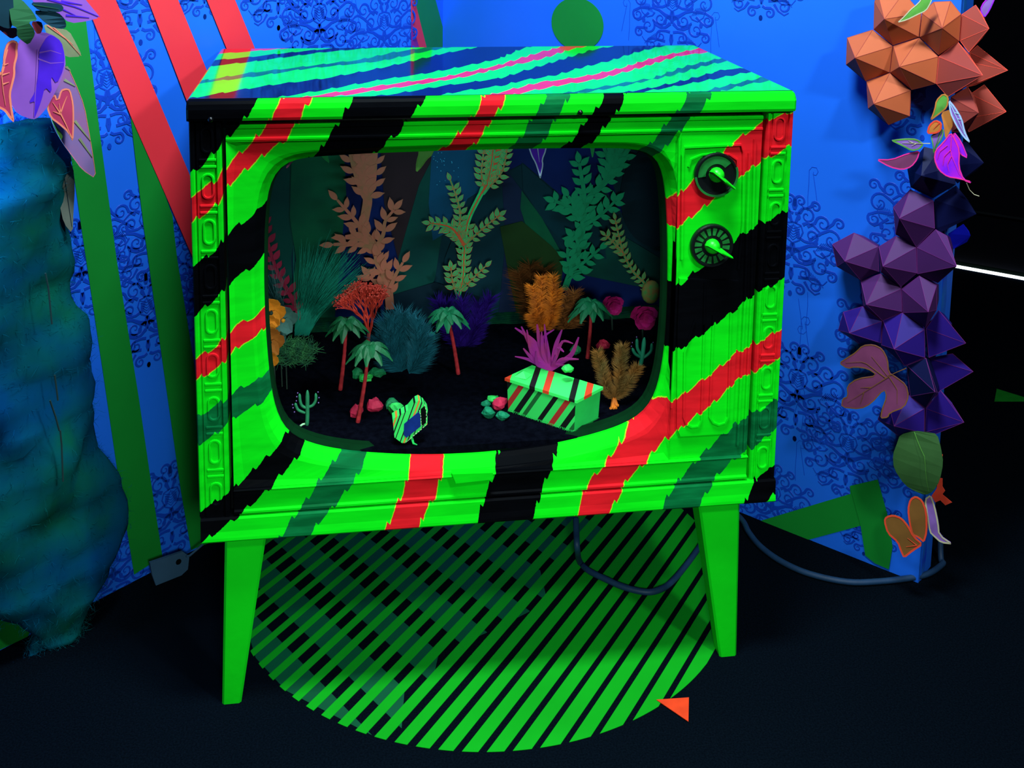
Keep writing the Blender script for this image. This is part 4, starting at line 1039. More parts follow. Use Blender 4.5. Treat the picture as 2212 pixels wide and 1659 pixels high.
# mossy ledge along the foot of the backdrop
M_moss = paint('dark_moss', (.004, .050, .020), 1, .5, 60, 0, col2=(.002, .022, .018))
def ledge(poly, label):
    P = [FR(x, y, .505) for x, y in poly]; c = sum(P, Vector())/len(P)
    mb = MB(); P2 = [p-c for p in P]; mb.slab([p+NB*.02 for p in P2], NB, .030)
    random.seed(len(label))
    zs_ = [p.z for p in P2]; xs_ = [p.x for p in P2]
    for k in range(9):
        zz_ = min(zs_)+(max(zs_)-min(zs_))*(k+.5)/9
        mb.tube([(x, -.021-.002*random.random(), zz_+.0012*math.sin(x*60+k)) for x in np.linspace(min(xs_)*.93, max(xs_)*.93, 14)], .0012, 4)
    o = mb.build('mossy_ledge', M_moss); o.location = c; tag(o, label, 'ledge', kind='stuff')
ledge([(1035,706),(1050,676),(1200,668),(1160,700),(1045,708)], 'low dark green mossy ledge behind the round magenta plant')
ledge([(640,712),(660,690),(760,688),(770,706),(700,720)], 'low dark mossy ledge at the back left beside the fibre grass')
ledge([(1295,668),(1420,660),(1430,690),(1300,700)], 'low dark mossy ledge behind the magenta flowers at the right')

def on_y(yy): return lambda x, y, o=0.0: FR(x, y, yy-o)
# ---- branching cut-paper plants
def almond(L, Wd, n=7):
    P = [(0, 0)]
    for k in range(1, n): t = k/n; P.append((L*t, Wd/2*math.sin(PI*t**.8)*(1 if t < .85 else .8)))
    P.append((L, 0))
    for k in range(n-1, 0, -1): t = k/n; P.append((L*t, -Wd/2*math.sin(PI*t**.8)*(1 if t < .85 else .8)))
    return P
def frond_plant(label, yy, stems, mat, edge=None, leafpx=(30, 15), step=21, ang=48, two=True, group='branching cut-paper plants on the backdrop', back=None, seed=1):
    random.seed(seed); W = on_y(yy); base = W(*stems[0][0][0]); e = empty('paper_seaweed', base); tag(e, label, 'paper plant', group)
    pxm = (W(1010, 500)-W(1000, 500)).length/10
    Lm, Wm = leafpx[0]*pxm, leafpx[1]*pxm
    me = MB().slab([Vector((x, 0, z)) for x, z in almond(Lm, Wm)], NB, .0012).mesh('leaf'); me.materials.append(mat)
    em = None
    if edge:
        mbe = MB(); A = [Vector((x, 0, z)) for x, z in almond(Lm, Wm)]; I = [Vector((p.x*.94+Lm*.03, -.0007, p.z*.86)) for p in A]
        A2 = [p+NB*.0007 for p in A]; n = len(A)
        mbe.v = [tuple(p) for p in A2+I]
        for i in range(n): mbe.f.append((i, (i+1) % n, n+(i+1) % n, n+i)); mbe.m.append(0)
        mbe.ribbon([Vector((Lm*.05, -.0007, 0)), Vector((Lm*.5, -.0007, 0)), Vector((Lm*.8, -.0007, 0))], [.0010, .0006, .0003], NB, .0004)
        em = mbe.mesh('leaf_outline'); em.materials.append(edge)
    for si, (pts, w0, w1, s0, s1) in enumerate(stems):
        P = catmull([W(x, y, .0005*si) for x, y in pts], 5); k = len(P)
        st = MB()
        A = []; B = []
        for i, p in enumerate(P):
            t = (P[min(i+1, k-1)]-P[max(i-1, 0)]).normalized(); nn = Vector((t.z, 0, -t.x)); ww = (w0+(w1-w0)*i/(k-1))*pxm/2
            A.append(p+nn*ww-base); B.append(p-nn*ww-base)
        st.slab(A+B[::-1], NB, .0016).build('stem', back if (back and si == 0) else mat, e)
        if edge: MB().ribbon([p-base+NB*.0008 for p in P], [max(.0012, (w0+(w1-w0)*i/(k-1))*pxm*.28) for i in range(k)], NB, .0005).build('stem_stripe', edge, e)
        L = [0]
        for i in range(k-1): L.append(L[-1]+(P[i+1]-P[i]).length)
        d = s0*L[-1]; sd = 1; 
        while d <= s1*L[-1]:
            i = max(j for j in range(k) if L[j] <= d+1e-9); i = min(i, k-2)
            f = (d-L[i])/max(1e-9, L[i+1]-L[i]); p = P[i].lerp(P[i+1], min(f, 1)); t = (P[i+1]-P[i]).normalized()
            a0 = math.atan2(t.z, t.x); ww = (w0+(w1-w0)*d/L[-1])*pxm/2
            for s_ in ((1, -1) if two else (sd,)):
                a = a0+s_*math.radians(ang+random.uniform(-7, 7)); o = link('leaf', me, None, e)
                nn = Vector((-t.z, 0, t.x))*s_
                o.location = p-base+nn*ww*.6+NB*(.001+.0003*random.random()); o.rotation_euler = (0, -a, 0)
                sc_ = random.uniform(.85, 1.12); o.scale = (sc_, 1, sc_)
                if em: q = link('leaf_outline', em, None, o)
            sd = -sd; d += step*pxm
        # tip leaf
        o = link('leaf', me, None, e); t = (P[-1]-P[-2]).normalized(); o.location = P[-1]-base+NB*.001; o.rotation_euler = (0, -math.atan2(t.z, t.x), 0)
        if em: link('leaf_outline', em, None, o)
    return e
M_pk = paint('pinkish_brown_card', (.34, .085, .058), .6, .35, 30, .1, col2=(.20, .095, .045))
frond_plant('pinkish brown branching paper seaweed at the left of the backdrop', .47, [
    (dA([(1340,1700),(1320,1500),(1250,1280),(1180,1060),(1060,900),(1085,740),(1110,560),(1060,420),(1060,90)]), 18, 20, .10, .50),
    (dA([(1110,560),(1075,400),(1060,90)]), 20, 46, .1, .3), (dA([(1110,560),(1170,420),(1190,90)]), 8, 10, .05, .95), (dA([(1080,460),(990,330),(930,90)]), 8, 8, .2, .8), (dA([(1070,470),(1075,300),(1065,120)]), 8, 10, .1, .9),
    (dA([(1150,1020),(1050,880),(960,760),(800,580)]), 12, 5, .18, .95), (dA([(1170,1060),(1050,1040),(900,1030),(760,1035)]), 14, 6, .12, .95), (dA([(1120,1000),(1000,960),(880,960)]), 22, 8, .1, .8),
    (dA([(1200,1060),(1270,930),(1290,800),(1380,680)]), 10, 5, .15, .95), (dA([(1340,1480),(1400,1340),(1470,1220)]), 10, 5, .3, .95), (dA([(1300,1500),(1200,1440),(1130,1360)]), 9, 5, .35, .95), (dA([(1270,1330),(1200,1230),(1190,1150)]), 9, 6, .1, .9)],
    M_pk, None, (30, 13), 24, ang=44)
M_or = paint('rust_outline', (.42, .065, .022), .6, .2, 20, .1); M_gl = paint('glowing_green_card', (.02, .40, .11), .6, .3, 30, .1); M_ol = paint('olive_leaf_card', (.018, .30, .095), .6, .3, 30, .1)
frond_plant('green branching paper seaweed outlined in rust red at the centre of the backdrop', .46, [
    ([(988,648),(1000,600),(1003,540),(1010,480),(1036,424),(1055,390),(1070,345),(1076,310)], 8, 14, .06, .45), ([(1040,418),(1058,385),(1072,345),(1078,310)], 14, 42, 2, 1), ([(1046,410),(1040,370),(1048,310)], 4, 4, .1, .9), ([(1050,410),(1085,370),(1096,310)], 4, 4, .1, .9), ([(1052,400),(1062,350),(1066,310)], 8, 10, .1, .9),
    ([(1005,528),(1045,492),(1078,466)], 5, 3, .2, .95), ([(1003,535),(992,500),(994,460),(984,420),(973,390)], 7, 4, .05, .95), ([(1003,530),(975,492),(930,482)], 26, 5, .2, .95), ([(992,630),(1025,598),(1048,576)], 5, 3, .3, .95), ([(988,640),(978,610),(974,580)], 5, 3, .3, .95)],
    M_ol, M_or, (20, 10), 14, back=M_gl)
M_tg = paint('teal_green_card', (.004, .200, .085), .6, .25, 30, .1)
frond_plant('teal green branching paper seaweed right of the centre', .47, [
    (dB([(1040,1500),(1100,1330),(1160,1180),(1200,1000),(1230,850),(1240,700),(1290,560),(1420,430),(1500,340),(1600,200),(1700,30)]), 14, 14, .10, .98), (dB([(1480,360),(1540,240),(1600,40)]), 20, 50, 2, 1), (dB([(1470,350),(1490,200),(1440,30)]), 8, 8, .1, .9), (dB([(1520,320),(1560,180),(1570,40)]), 10, 12, .1, .9),
    (dB([(1230,760),(1240,520),(1210,320),(1190,200)]), 12, 6, .1, .95), (dB([(1210,780),(1120,680),(1020,620),(940,590)]), 16, 6, .1, .95), (dB([(1180,720),(1120,600),(1080,540)]), 10, 6, .2, .9), (dB([(1250,830),(1400,740),(1560,590)]), 10, 5, .2, .95),
    (dB([(1180,1100),(1170,1000),(1130,950)]), 8, 6, .2, .9), (dB([(1110,1290),(1075,1180),(1070,1070)]), 8, 5, .2, .95), (dB([(1130,1290),(1260,1200),(1400,1080)]), 8, 5, .15, .95), (dB([(1080,1400),(1150,1340),(1210,1320)]), 6, 5, .3, .9)],
    M_tg, None, (28, 14), 21)
frond_plant('small thin green and rust paper seaweed leaning left at the right end', .44, [
    (dB([(1920,1560),(1850,1420),(1750,1320),(1650,1140),(1600,960),(1560,780)]), 7, 4, .06, .96), (dB([(1640,1120),(1540,1010),(1460,940)]), 6, 4, .1, .9)],
    M_ol, M_or, (18, 8), 15)
cb_ = FR(*dB([(1925,1520)])[0], .43)
M_olf = paint('mottled_green_bud', (.05, .20, .05), .7, .6, 90, .1, col2=(.25, .09, .03))
MBb = MB().ball((0, 0, 0), .021, 12, sq=(1, .5, 1.25)).build('scaly_bud', M_olf, None, True); MBb.location = cb_; tag(MBb, 'scaly green bud at the foot of the small rust paper seaweed', 'bud')
frond_plant('red paper seaweed at the left edge of the screen, partly hidden', .40, [([(650,690),(628,640),(600,590),(577,520),(566,470)], 10, 5, .1, .98)], paint('dark_red_card', (.17, .008, .028), .6, .3, 30, .1), None, (24, 12), 20)
# leaf tips hanging into the opening
GT_ = 'paper leaf tips hanging at the top of the screen'
def tip(label, poly, mat, yy, rim=None, **k):
    o = leaf(label, poly, on_y(yy), 0, NB, mat, rim=rim, rimw=.0022, group=GT_, sm=1, **k)
tip('pale green paper leaf tip hanging at the top of the screen, left of the middle', [(902,300),(945,300),(935,334),(922,345),(912,360),(898,374),(899,350),(905,330)], paint('lime_card', (.12, .42, .08), .6, .2, 20, .1), .10, M_lgreen)
tip('violet paper leaf tip with pale edge hanging at the top centre of the screen', [(1138,295),(1184,295),(1180,325),(1172,345),(1174,356),(1170,374),(1167,388),(1162,370),(1156,352),(1148,338),(1142,320)], paint('violet_tip_card', (.085, .015, .55), .6, .2, 20, .1), .12, M_lwhite, veins=[[(1161,318),(1165,350)]], vmat=M_lwhite)
tip('tiny turquoise leaf tip at the top right of the screen', [(1274,300),(1288,300),(1284,325),(1280,344),(1276,325)], M_gl, .12)
tip('tiny turquoise leaf tip at the top left of the screen', [(692,320),(706,330),(713,354),(702,346),(694,338)], M_gl, .10)
tip('tiny pink leaf tip in the top left corner of the screen', [(617,362),(634,340),(642,338),(630,352),(620,364)], M_lmauve, .06)

# ---- fuzzy plants, corals, palms, cacti and stones
def blade_plant(name, label, base, blades, mat, cat, w0=.0012, w1=.0002, group=None, extra=None):
    e = empty(name, base) if extra else None
    mb = MB()
    for P, w in blades:
        P = [Vector(p)-Vector(base) for p in P]; k = len(P)
        mb.ribbon(P, [w*(1-.85*i/(k-1)) for i in range(k)], (0, -1, .15), .0003)
    return mb
def plume(name, label, spines, n, l, mat, cat='plume', w=.0009, droop=0.0, stemmat=None, group=None, seed=2, flat=.6, up=.35):
    "hairs standing off one or more spines; each spine = list of world points"
    random.seed(seed); base = spines[0][0]; e = empty(name, base); tag(e, label, cat, group)
    for S in spines:
        mb = MB(); Q = catmull(S, 5); k = len(Q)
        for _ in range(n//len(spines)):
            f = random.random()**.8; i = min(int(f*(k-1)), k-2); p = Q[i].lerp(Q[i+1], random.random()); t = (Q[i+1]-Q[i]).normalized()
            d = Vector((random.gauss(0, 1), random.gauss(0, flat), random.gauss(0, 1))); d -= t*d.dot(t); d = (d.normalized()+t*up).normalized()
            ln = l*random.uniform(.55, 1.1)*(.75+.5*math.sin(PI*(i/k)))
            a = p-base; b = a+d*ln*.5+Vector((0, 0, droop*ln*.2)); c = a+d*ln+Vector((0, 0, droop*ln))
            sd = d.cross(NB).normalized()*w/2 if d.cross(NB).length > .1 else Vector((w/2, 0, 0))
            mb.add([a-sd, a+sd, b+sd*.7, b-sd*.7, c], [(0, 1, 2, 3), (3, 2, 4)])
        o = mb.build('hairs', mat, e); o['kind'] = 'stuff'
        MB().tube([q-base for q in Q], .0016, 5).build('stem', stemmat or mat, e)
    return e
def W3(pts, yy): return [FR(x, y, yy) for x, y in pts]
# fibre grass spray
M_fib = paint('teal_fibre', (.004, .180, .115), .7, .35, 30, .1); M_fib2 = paint('grey_teal_fibre', (.03, .10, .10), .7, .3, 30, .1)
def spray(label, base_px, tips, yy, n, mat, seed=1, wp=.0011, grp='fibre grass sprays at the left of the screen'):
    random.seed(seed); mb = MB(); b0 = FR(*base_px, yy); 
    for _ in range(n):
        tx, ty = random.choice(tips); tx += random.gauss(0, 13); ty += random.gauss(0, 12); bx = base_px[0]+random.uniform(-16, 16); by = base_px[1]+random.uniform(-8, 4)
        mx_ = bx+(tx-bx)*.52-4; my = by+(ty-by)*.58
        y1 = yy-random.uniform(-.02, .03)
        P = catmull([FR(bx, by, yy), FR((bx+mx_)/2-1, (by+my)/2-4, yy), FR(mx_, my, y1), FR(tx, ty, y1)], 3)
        k = len(P); mb.ribbon([p-b0 for p in P], [wp*(1-.7*i/(k-1)) for i in range(k)], NB, .0003)
    o = mb.build('fibre_grass', mat); o.location = b0; tag(o, label, 'grass', grp, 'stuff')
spray('large teal spray of fibre grass leaning right at the left of the screen', (652,722), [(720,560),(700,565),(742,570),(760,556),(690,560),(668,560),(664,545),(735,600),(775,580),(782,592),(712,530),(740,545)], .40, 260, M_fib, 1)
spray('sparse grey-teal spray of fibre grass behind the orange flowers', (604,680), [(590,570),(600,590),(585,600),(610,610),(572,600)], .36, 46, M_fib2, 2, .0009)
# grass tuft
random.seed(4); mb = MB(); tb0 = DG(632, 775)
for _ in range(900):
    px_, py_ = random.uniform(585, 684), random.uniform(735, 788); 
    if ((px_-635)/50)**2+((py_-758)/34)**2 > 1: continue
    p = FR(px_, py_, .24+.04*random.random()); d = Vector((random.gauss(0, 1), random.gauss(-.3, .6), random.gauss(.5, .7))).normalized()*random.uniform(.008, .020)
    mb.ribbon([p-tb0, p+d*.5-tb0, p+d-tb0], [.0012, .0009, .0003], NB, .0003)
mb.ball(FR(636, 762, .28)-tb0, .030, 10, sq=(1.2, .5, .7))
o = mb.build('grass_tuft', paint('mossy_green_fibre', (.035, .17, .055), .8, .6, 60, .1, col2=(.010, .055, .035))); o.location = tb0; tag(o, 'round dark green grass tuft at the left inside the screen', 'grass', None, 'stuff')
# flowers
def petal_flower(label, px_, py_, yy, r, mat, seed, np_=5, grp=None, cat='flower', centre=None, nm='flower'):
    random.seed(seed); c = FR(px_, py_, yy); e = empty(nm, c); tag(e, label, cat, grp)
    for k in range(np_):
        a = 2*PI*k/np_+random.uniform(-.2, .2); n = 9; P = []
        for j in range(n):
            b_ = 2*PI*j/n; rr_ = r*.52*(1+.12*math.sin(3*b_+k)); P.append(Vector((math.cos(a)*r*.52+rr_*math.cos(b_), -.002*k-.006*math.cos(b_-a), math.sin(a)*r*.52+rr_*math.sin(b_))))
        o = MB(); ctr = Vector((math.cos(a)*r*.4, .004-.002*k, math.sin(a)*r*.4)); o.v = [tuple(ctr)]+[tuple(p) for p in P]+[tuple(p+Vector((0, .0015, 0))) for p in P]
        for j in range(n): j2 = (j+1) % n; o.f.append((0, 1+j2, 1+j)); o.f.append((1+j, 1+j2, 1+n+j2, 1+n+j)); o.m += [0, 0]
        o.f.append(tuple(range(1+n, 1+2*n))); o.m.append(0); o.build('petal', mat, e)
    MB().ball((0, -.010, 0), r*.16, 7).build('flower_centre', centre or mat, e)
    MB().tube([Vector((0, .004, 0)), Vector((.002, .012, -r*1.2)), Vector((.004, .014, dgz(yy+.014)-c.z))], .0013, 5).build('stalk', M_stk, e)
M_ofl = paint('orange_petal', (.78, .26, .018), .6, .3, 50, .1); M_ofl2 = paint('tan_petal', (.42, .13, .02), .6, .3, 50, .1); M_gfl = paint('grey_teal_petal', (.06, .16, .14), .6, .3, 50, .1); M_stk = paint('dark_stalk', (.01, .03, .02), .8)
GF = 'flowers at the left edge of the screen'
petal_flower('bright orange flower with large petals at the left edge of the screen', 586, 672, .23, .026, M_ofl, 1, grp=GF, centre=M_stk)
petal_flower('second orange flower just below the bright one', 580, 700, .22, .020, M_ofl, 2, grp=GF, centre=M_stk)
petal_flower('tan orange flower lower at the left edge', 583, 735, .20, .026, M_ofl2, 3, grp=GF, centre=M_stk)
petal_flower('lowest orange flower at the left edge', 580, 778, .18, .018, M_ofl, 4, grp=GF, centre=M_stk)
petal_flower('grey-teal flower right of the bright orange one', 612, 688, .25, .026, M_gfl, 5, grp=GF, centre=M_ofl)
petal_flower('lower grey-teal flower beside the grass tuft', 602, 712, .26, .024, M_gfl, 6, grp=GF, centre=M_ofl)
M_mg = paint('magenta_petal', (.42, .008, .13), .6, .45, 60, .1)
def rose(label, px_, py_, yy, r, seed):
    random.seed(seed); c = FR(px_, py_, yy); e = empty('rose', c); tag(e, label, 'flower', 'magenta flowers at the right of the screen')
    for k in range(11):
        a = k*2.4; rr_ = r*(.25+.065*k); n = 8; mb = MB(); w_ = r*(.45+.03*k); b = Vector((math.cos(a)*rr_*.6, .002*k-.012, math.sin(a)*rr_*.6))
        P = [b+Vector((math.cos(a+t)*w_*.75*(1+.1*math.sin(3*t)), -.009*math.cos(t)+.003*random.random(), math.sin(a+t)*w_*.75)) for t in np.linspace(0, 2*PI, n+1)[:-1]]
        mb.v = [tuple(b+Vector((0, .004, 0)))]+[tuple(p) for p in P]
        for j in range(n): mb.f.append((0, 1+(j+1) % n, 1+j)); mb.m.append(0)
        mb.build('petal', M_mg, e)
    MB().tube([Vector((0, .004, 0)), Vector((0, .012, -r)), Vector((.003, .014, dgz(yy+.014)-c.z))], .0018, 5).build('stalk', M_stk, e)
rose('magenta rose-like flower at the right, near the edge of the screen', 1392, 684, .36, .030, 1)
rose('smaller magenta flower behind the rightmost palm', 1325, 658, .42, .024, 2)

# red coral with ball tips, teal feathery coral, violet coral
def coral(label, base, height, spread, mat, tips, seed, depth=5, r0=.004, cat='coral', nm='branch_coral', grp=None, lean=0, kids=3, tr=.0016):
    random.seed(seed); e = empty(nm, base); tag(e, label, cat, grp); mb = MB(); tb2 = MB()
    def grow(p, d, l, r, k):
        q = p+d*l; mid = p+d*l*.5+Vector((random.gauss(0, l*.06), random.gauss(0, l*.05), 0)); mb.tube([p, mid, q], [r, r*.88, r*.74], 5)
        if k == 0:
            if tips: tb2.ball(q, tr, 6)
            return
        for i in range(kids if k > 1 else 2):
            a = (i-(kids-1)/2)*spread+random.gauss(0, .14); dd = Vector((d.x*math.cos(a)+d.z*math.sin(a), d.y+random.gauss(0, .3), -d.x*math.sin(a)+d.z*math.cos(a))).normalized()
            dd = (dd+Vector((lean, 0, .18))).normalized(); grow(q, dd, l*random.uniform(.66, .86), r*.72, k-1)
    grow(Vector((0, 0, 0)), Vector((lean, 0, 1)).normalized(), height*.30, r0, depth)
    o = mb.build('branches', mat, e); o['kind'] = 'stuff'
    if tips: o = tb2.build('bead_tips', mat, e); o['kind'] = 'stuff'
M_rc = paint('coral_red', (.62, .045, .028), .5, .3, 40, .2)
coral('bright coral red branching coral with beaded tips at the left', DG(800, 757), .128, .40, M_rc, True, 11, 6, .0046, lean=-.06, tr=.0019)
M_tc = paint('steel_teal_coral', (.008, .095, .135), .6, .4, 40, .1)
def feather(label, base_px, tops, yy, mat, n, l, seed, nm, cat, w=.0012, grp=None, up=1.1):
    sp = [W3([base_px, ((base_px[0]*2+t[0])/3+ (6 if t[0] > base_px[0] else -6), (base_px[1]*2+t[1])/3), t], yy) for t in tops]
    return plume(nm, label, sp, n, l, mat, cat, w, 0, None, grp, seed, .5, up)
feather('steel teal feathery coral in the middle left, left fan', (868,802), [(833,700),(850,690),(868,682),(884,690),(822,735),(838,760)], .24, M_tc, 2600, .034, 3, 'feathery_coral', 'coral', grp='feathery corals')
feather('steel teal feathery coral in the middle left, right fan', (884,806), [(912,705),(900,695),(925,730),(918,760)], .22, M_tc, 1700, .030, 4, 'feathery_coral', 'coral', grp='feathery corals')
M_vc = paint('dark_violet_fuzz', (.020, .006, .14), .9, .4, 50, 0)
feather('dark violet fuzzy plant behind the middle palm', (1000,760), [(945,650),(965,660),(1000,650),(1035,660),(1060,645),(1030,700)], .40, M_vc, 2400, .030, 5, 'fuzzy_plant', 'plant', .0016)
M_of = paint('orange_feather', (.72, .18, .012), .7, .4, 60, .1, col2=(.40, .10, .015)); M_of2 = paint('dull_orange_feather', (.24, .075, .018), .8, .4, 60, .1)
feather('bright orange bristly plant with spiky hairs, centre right', (1178,712), [(1150,620),(1170,600),(1195,598),(1205,625),(1160,650),(1150,680),(1195,660)], .34, M_of, 3600, .019, 6, 'bristly_plant', 'plant', .0013, 'orange bristly plants', .6)
feather('smaller orange bristly plant right behind the rightmost palm', (1225,710), [(1240,632),(1225,640),(1255,650),(1215,670)], .38, M_of2, 1400, .024, 7, 'bristly_plant', 'plant', .0013, 'orange bristly plants', .6)
feather('dim brown bristly plant fading behind the bright orange one', (1160,700), [(1120,590),(1145,575),(1175,580)], .45, paint('brown_feather', (.11, .035, .010), .9, .4, 40, 0), 1400, .034, 8, 'bristly_plant', 'plant', .0013, 'orange bristly plants', .6)
e = feather('orange feather plume with three fronds standing at the front right', (1326,862), [(1290,760),(1346,748),(1340,752),(1378,792),(1295,775)], .14, paint('tan_orange_plume', (.26, .10, .02), .8, .45, 30, .1, col2=(.16, .11, .035)), 3800, .017, 9, 'feather_plume', 'plume', .0009, None, .75)
mb = MB()
bp_ = FR(1326, 862, .14)
for q in ((1318,884),(1324,887),(1331,884),(1336,876)): mb.tube([Vector((0, 0, .002)), (FR(1326, 872, .136)+FR(*q, .134))/2-bp_+Vector((0, -.003, 0)), FR(*q, .132)-bp_], [.0040, .0036, .0026], 6)
mb.build('clawed_foot', M_of, e)

# magenta grass plant with broad blades
random.seed(8); M_mgr = paint('magenta_blade', (.26, .012, .26), .6, .3, 20, .1, col2=(.33, .025, .14))
gb = FR(1190, 800, .17); e = empty('magenta_grass', gb); tag(e, 'magenta plant with pointed blades behind the striped box', 'plant')
for tx, ty, mx_, my, wd in ((1112,708,1150,735,9),(1126,705,1146,745,9),(1138,712,1148,760,8),(1160,700,1166,740,10),(1170,716,1172,760,8),(1197,712,1172,732,6),(1182,735,1186,770,7),(1214,712,1203,740,9),(1238,742,1215,738,6),(1250,728,1235,765,10),(1218,760,1205,752,8),(1250,776,1215,776,8),(1112,770,1140,776,6),(1130,752,1150,775,8),(1158,760,1160,785,8),(1225,790,1205,788,7),(1200,768,1196,785,8),(1176,700,1180,740,7)):
    P = catmull([gb, FR((1190+mx_)/2, (800+my)/2, .17), FR(mx_, my, .165), FR(tx, ty, .155)], 4); k = len(P); pm = .00073
    A = [p-gb for p in P]; mb = MB(); mb.ribbon(A, [wd*pm*(.25+1.25*math.sin(PI*min(.97, .12+.86*i/(k-1)))) for i in range(k)], NB, .0007); mb.build('blade', M_mgr, e)

# palms
M_trunk = paint('red_palm_trunk', (.42, .022, .030), .6, .4, 120, .2); M_frond = paint('palm_green', (.006, .110, .035), .5, .3, 60, .3); M_frond2 = paint('palm_mint_green', (.006, .17, .065), .5, .3, 60, .3)
def palm(label, base_px, crown_px, mat, r=.032, seed=1, nf=19, rt=.0034):
    random.seed(seed); b = DG(*base_px); yy = b.y-.004; c = FR(*crown_px, yy)
    e = empty('palm_tree', b); tag(e, label, 'palm tree', 'little palm trees'); c = c-b
    mb = MB(); K = 22
    P = [Vector((0, 0, 0)).lerp(c, i/K)+Vector((.0015*math.sin(3*i/K), 0, 0)) for i in range(K+1)]
    mb.tube(P, [rt*(1.15-.35*i/K)*(1.0+.10*(i % 2)) for i in range(K+1)], 8); mb.build('trunk', M_trunk, e)
    for k in range(nf):
        a = 2*PI*k/nf*1.0+random.uniform(-.15, .15); up = random.uniform(.45, 1.0) if k % 2 else random.uniform(.05, .5); L = r*random.uniform(1.15, 1.4)*(.8 if k % 2 else 1)
        d = Vector((math.cos(a), math.sin(a)*.8, 0)); mb = MB(); n = 7; w_ = r*.30
        prev = None
        for i in range(n+1):
            t = i/n; p = c+d*L*t*1.05+Vector((0, 0, L*(up*t-.85*(t**2.2)*(.5+.5*up)-.38*t*t)+.003)); sd = Vector((-d.y, d.x, 0)); ww = w_*math.sin(PI*min(.96, .10+.84*t))*(1+.10*(i % 2))
            mb.v += [tuple(p-sd*ww-Vector((0, 0, ww*.45))), tuple(p+Vector((0, 0, .0012))), tuple(p+sd*ww-Vector((0, 0, ww*.45)))]
        for i in range(n):
            for j in range(2): mb.f.append((i*3+j, i*3+j+1, i*3+4+j, i*3+3+j)); mb.m.append(0)
        mb.build('frond', mat, e)
palm('little palm with red trunk, the rear one of the left pair', (735,842), (748,698), M_frond, .031, 1)
palm('little palm with red trunk, the front one of the left pair, leaning right', (773,912), (797,752), M_frond, .031, 2)
palm('little palm with red trunk alone in the middle, leaning left', (990,808), (966,678), M_frond2, .032, 3)
palm('little palm with mint green crown at the right', (1269,774), (1277,658), M_frond2, .034, 4)

# cacti
M_cac = paint('cactus_green', (.020, .215, .090), .6, .25, 80, .2); M_bud = paint('lilac_bud', (.20, .11, .38), .6)
def cactus(label, base_px, stem, arms, r, mat, seed, buds):
    b = DG(*base_px); yy = b.y; e = empty('cactus', b); tag(e, label, 'cactus', 'little cacti')
    def T(P, r_, nm):
        Q = catmull([FR(x, y, yy)-b for x, y in P], 5); n = len(Q); rad = [r_*(1 if 1 < i < n-2 else .8) for i in range(n)]; rad[-1] = r_*.45
        MB().tube(Q+[Q[-1]+(Q[-1]-Q[-2]).normalized()*r_*.35], rad+[r_*.12], 10).build(nm, mat, e, True)
    T(stem, r, 'trunk')
    for a in arms: T(a, r*.72, 'arm')
    for q in buds: MB().ball(FR(*q, yy)-b, .0013, 6).build('bud', M_bud, e)
cactus('little green cactus with three arms and lilac buds at the front left', (663,918), [(663,920),(664,900),(664,880),(664,844)], [[(663,882),(652,876),(648,864),(647,851)], [(665,880),(676,875),(682,864),(682,850)], [(659,892),(645,886),(640,878),(638,871)]], .0036, M_cac, 1,
       [(643,849),(641,857),(640,866),(687,847),(689,859),(688,870),(632,874),(633,881),(636,890)])
cactus('little teal green cactus standing at the right behind the plume', (1379,800), [(1379,802),(1384,785),(1388,765),(1392,730)], [[(1386,768),(1378,755),(1376,745),(1376,732)], [(1385,775),(1400,765),(1407,756),(1408,742)], [(1384,772),(1372,764),(1366,752)]], .0044, paint('cactus_teal', (.010, .20, .11), .6, .2, 80, .2), 2,
       [(1375,728),(1366,740),(1364,748),(1411,740),(1411,752),(1407,762)])
wk = MB().tube([DG(648,921), DG(654,917), DG(659,916)], .0022, 6).build('white_chip', paint('pale_green_chip', (.40, .80, .42), .6)); tag(wk, 'short pale green chip at the foot of the front cactus', 'chip')

# stones
def stone(label, px_, py_, rx, ry, col, nm, seed, sink=.35, yy=None, yg=None):
    random.seed(seed); b = DG(px_, py_+ry*.7) if yy is None else FR(px_, py_+ry*.7, yy)
    pm = (b-CAM).length/FPX; mb = MB().ball((0, 0, 0), 1, 10)
    R_ = rx*pm; H_ = ry*pm
    for i, v in enumerate(mb.v):
        v = Vector(v); n_ = noise.noise(v*1.7+Vector((seed*3.1, 0, 0)))*.45; v = v*(1+n_)
        for pl in range(5):
            pn = Vector((math.sin(seed*2.3+pl*1.7), math.cos(seed+pl*2.9), math.sin(pl*1.1+seed*.7))).normalized(); dd = v.dot(pn)
            if dd > .78: v = v-pn*(dd-.78)
        mb.v[i] = (v.x*R_, v.y*R_*.8, v.z*H_+H_*.75)
    o = mb.build('stone', col); o.location = b; tag(o, label, 'stone', 'coloured stones on the diorama ground')
S_g = paint('lime_stone', (.035, .62, .10), .6, .25, 60, .2); S_d = paint('green_stone', (.008, .20, .065), .6, .3, 60, .2); S_p = paint('pink_stone', (.60, .022, .075), .6, .3, 60, .2); S_t = paint('teal_stone', (.006, .19, .085), .7, .35, 80, .1)
stone('green stone left of the front palm trunk', 772, 807, 13, 12, S_d, '', 1); stone('flat lime stone behind the front palm trunk', 790, 816, 17, 9, S_g, '', 2); stone('long green stone right of the front palm trunk', 815, 805, 19, 9, S_d, '', 3)
stone('pink stone right of the front palm', 809, 877, 18, 14, S_p, '', 4); stone('darker pink stone at the foot of the front palm', 770, 889, 15, 14, S_p, '', 5)
stone('green stone behind the tiny striped television', 848, 873, 15, 12, S_d, '', 6); stone('lime stone leaning on the tiny striped television', 856, 885, 16, 14, S_g, '', 7)
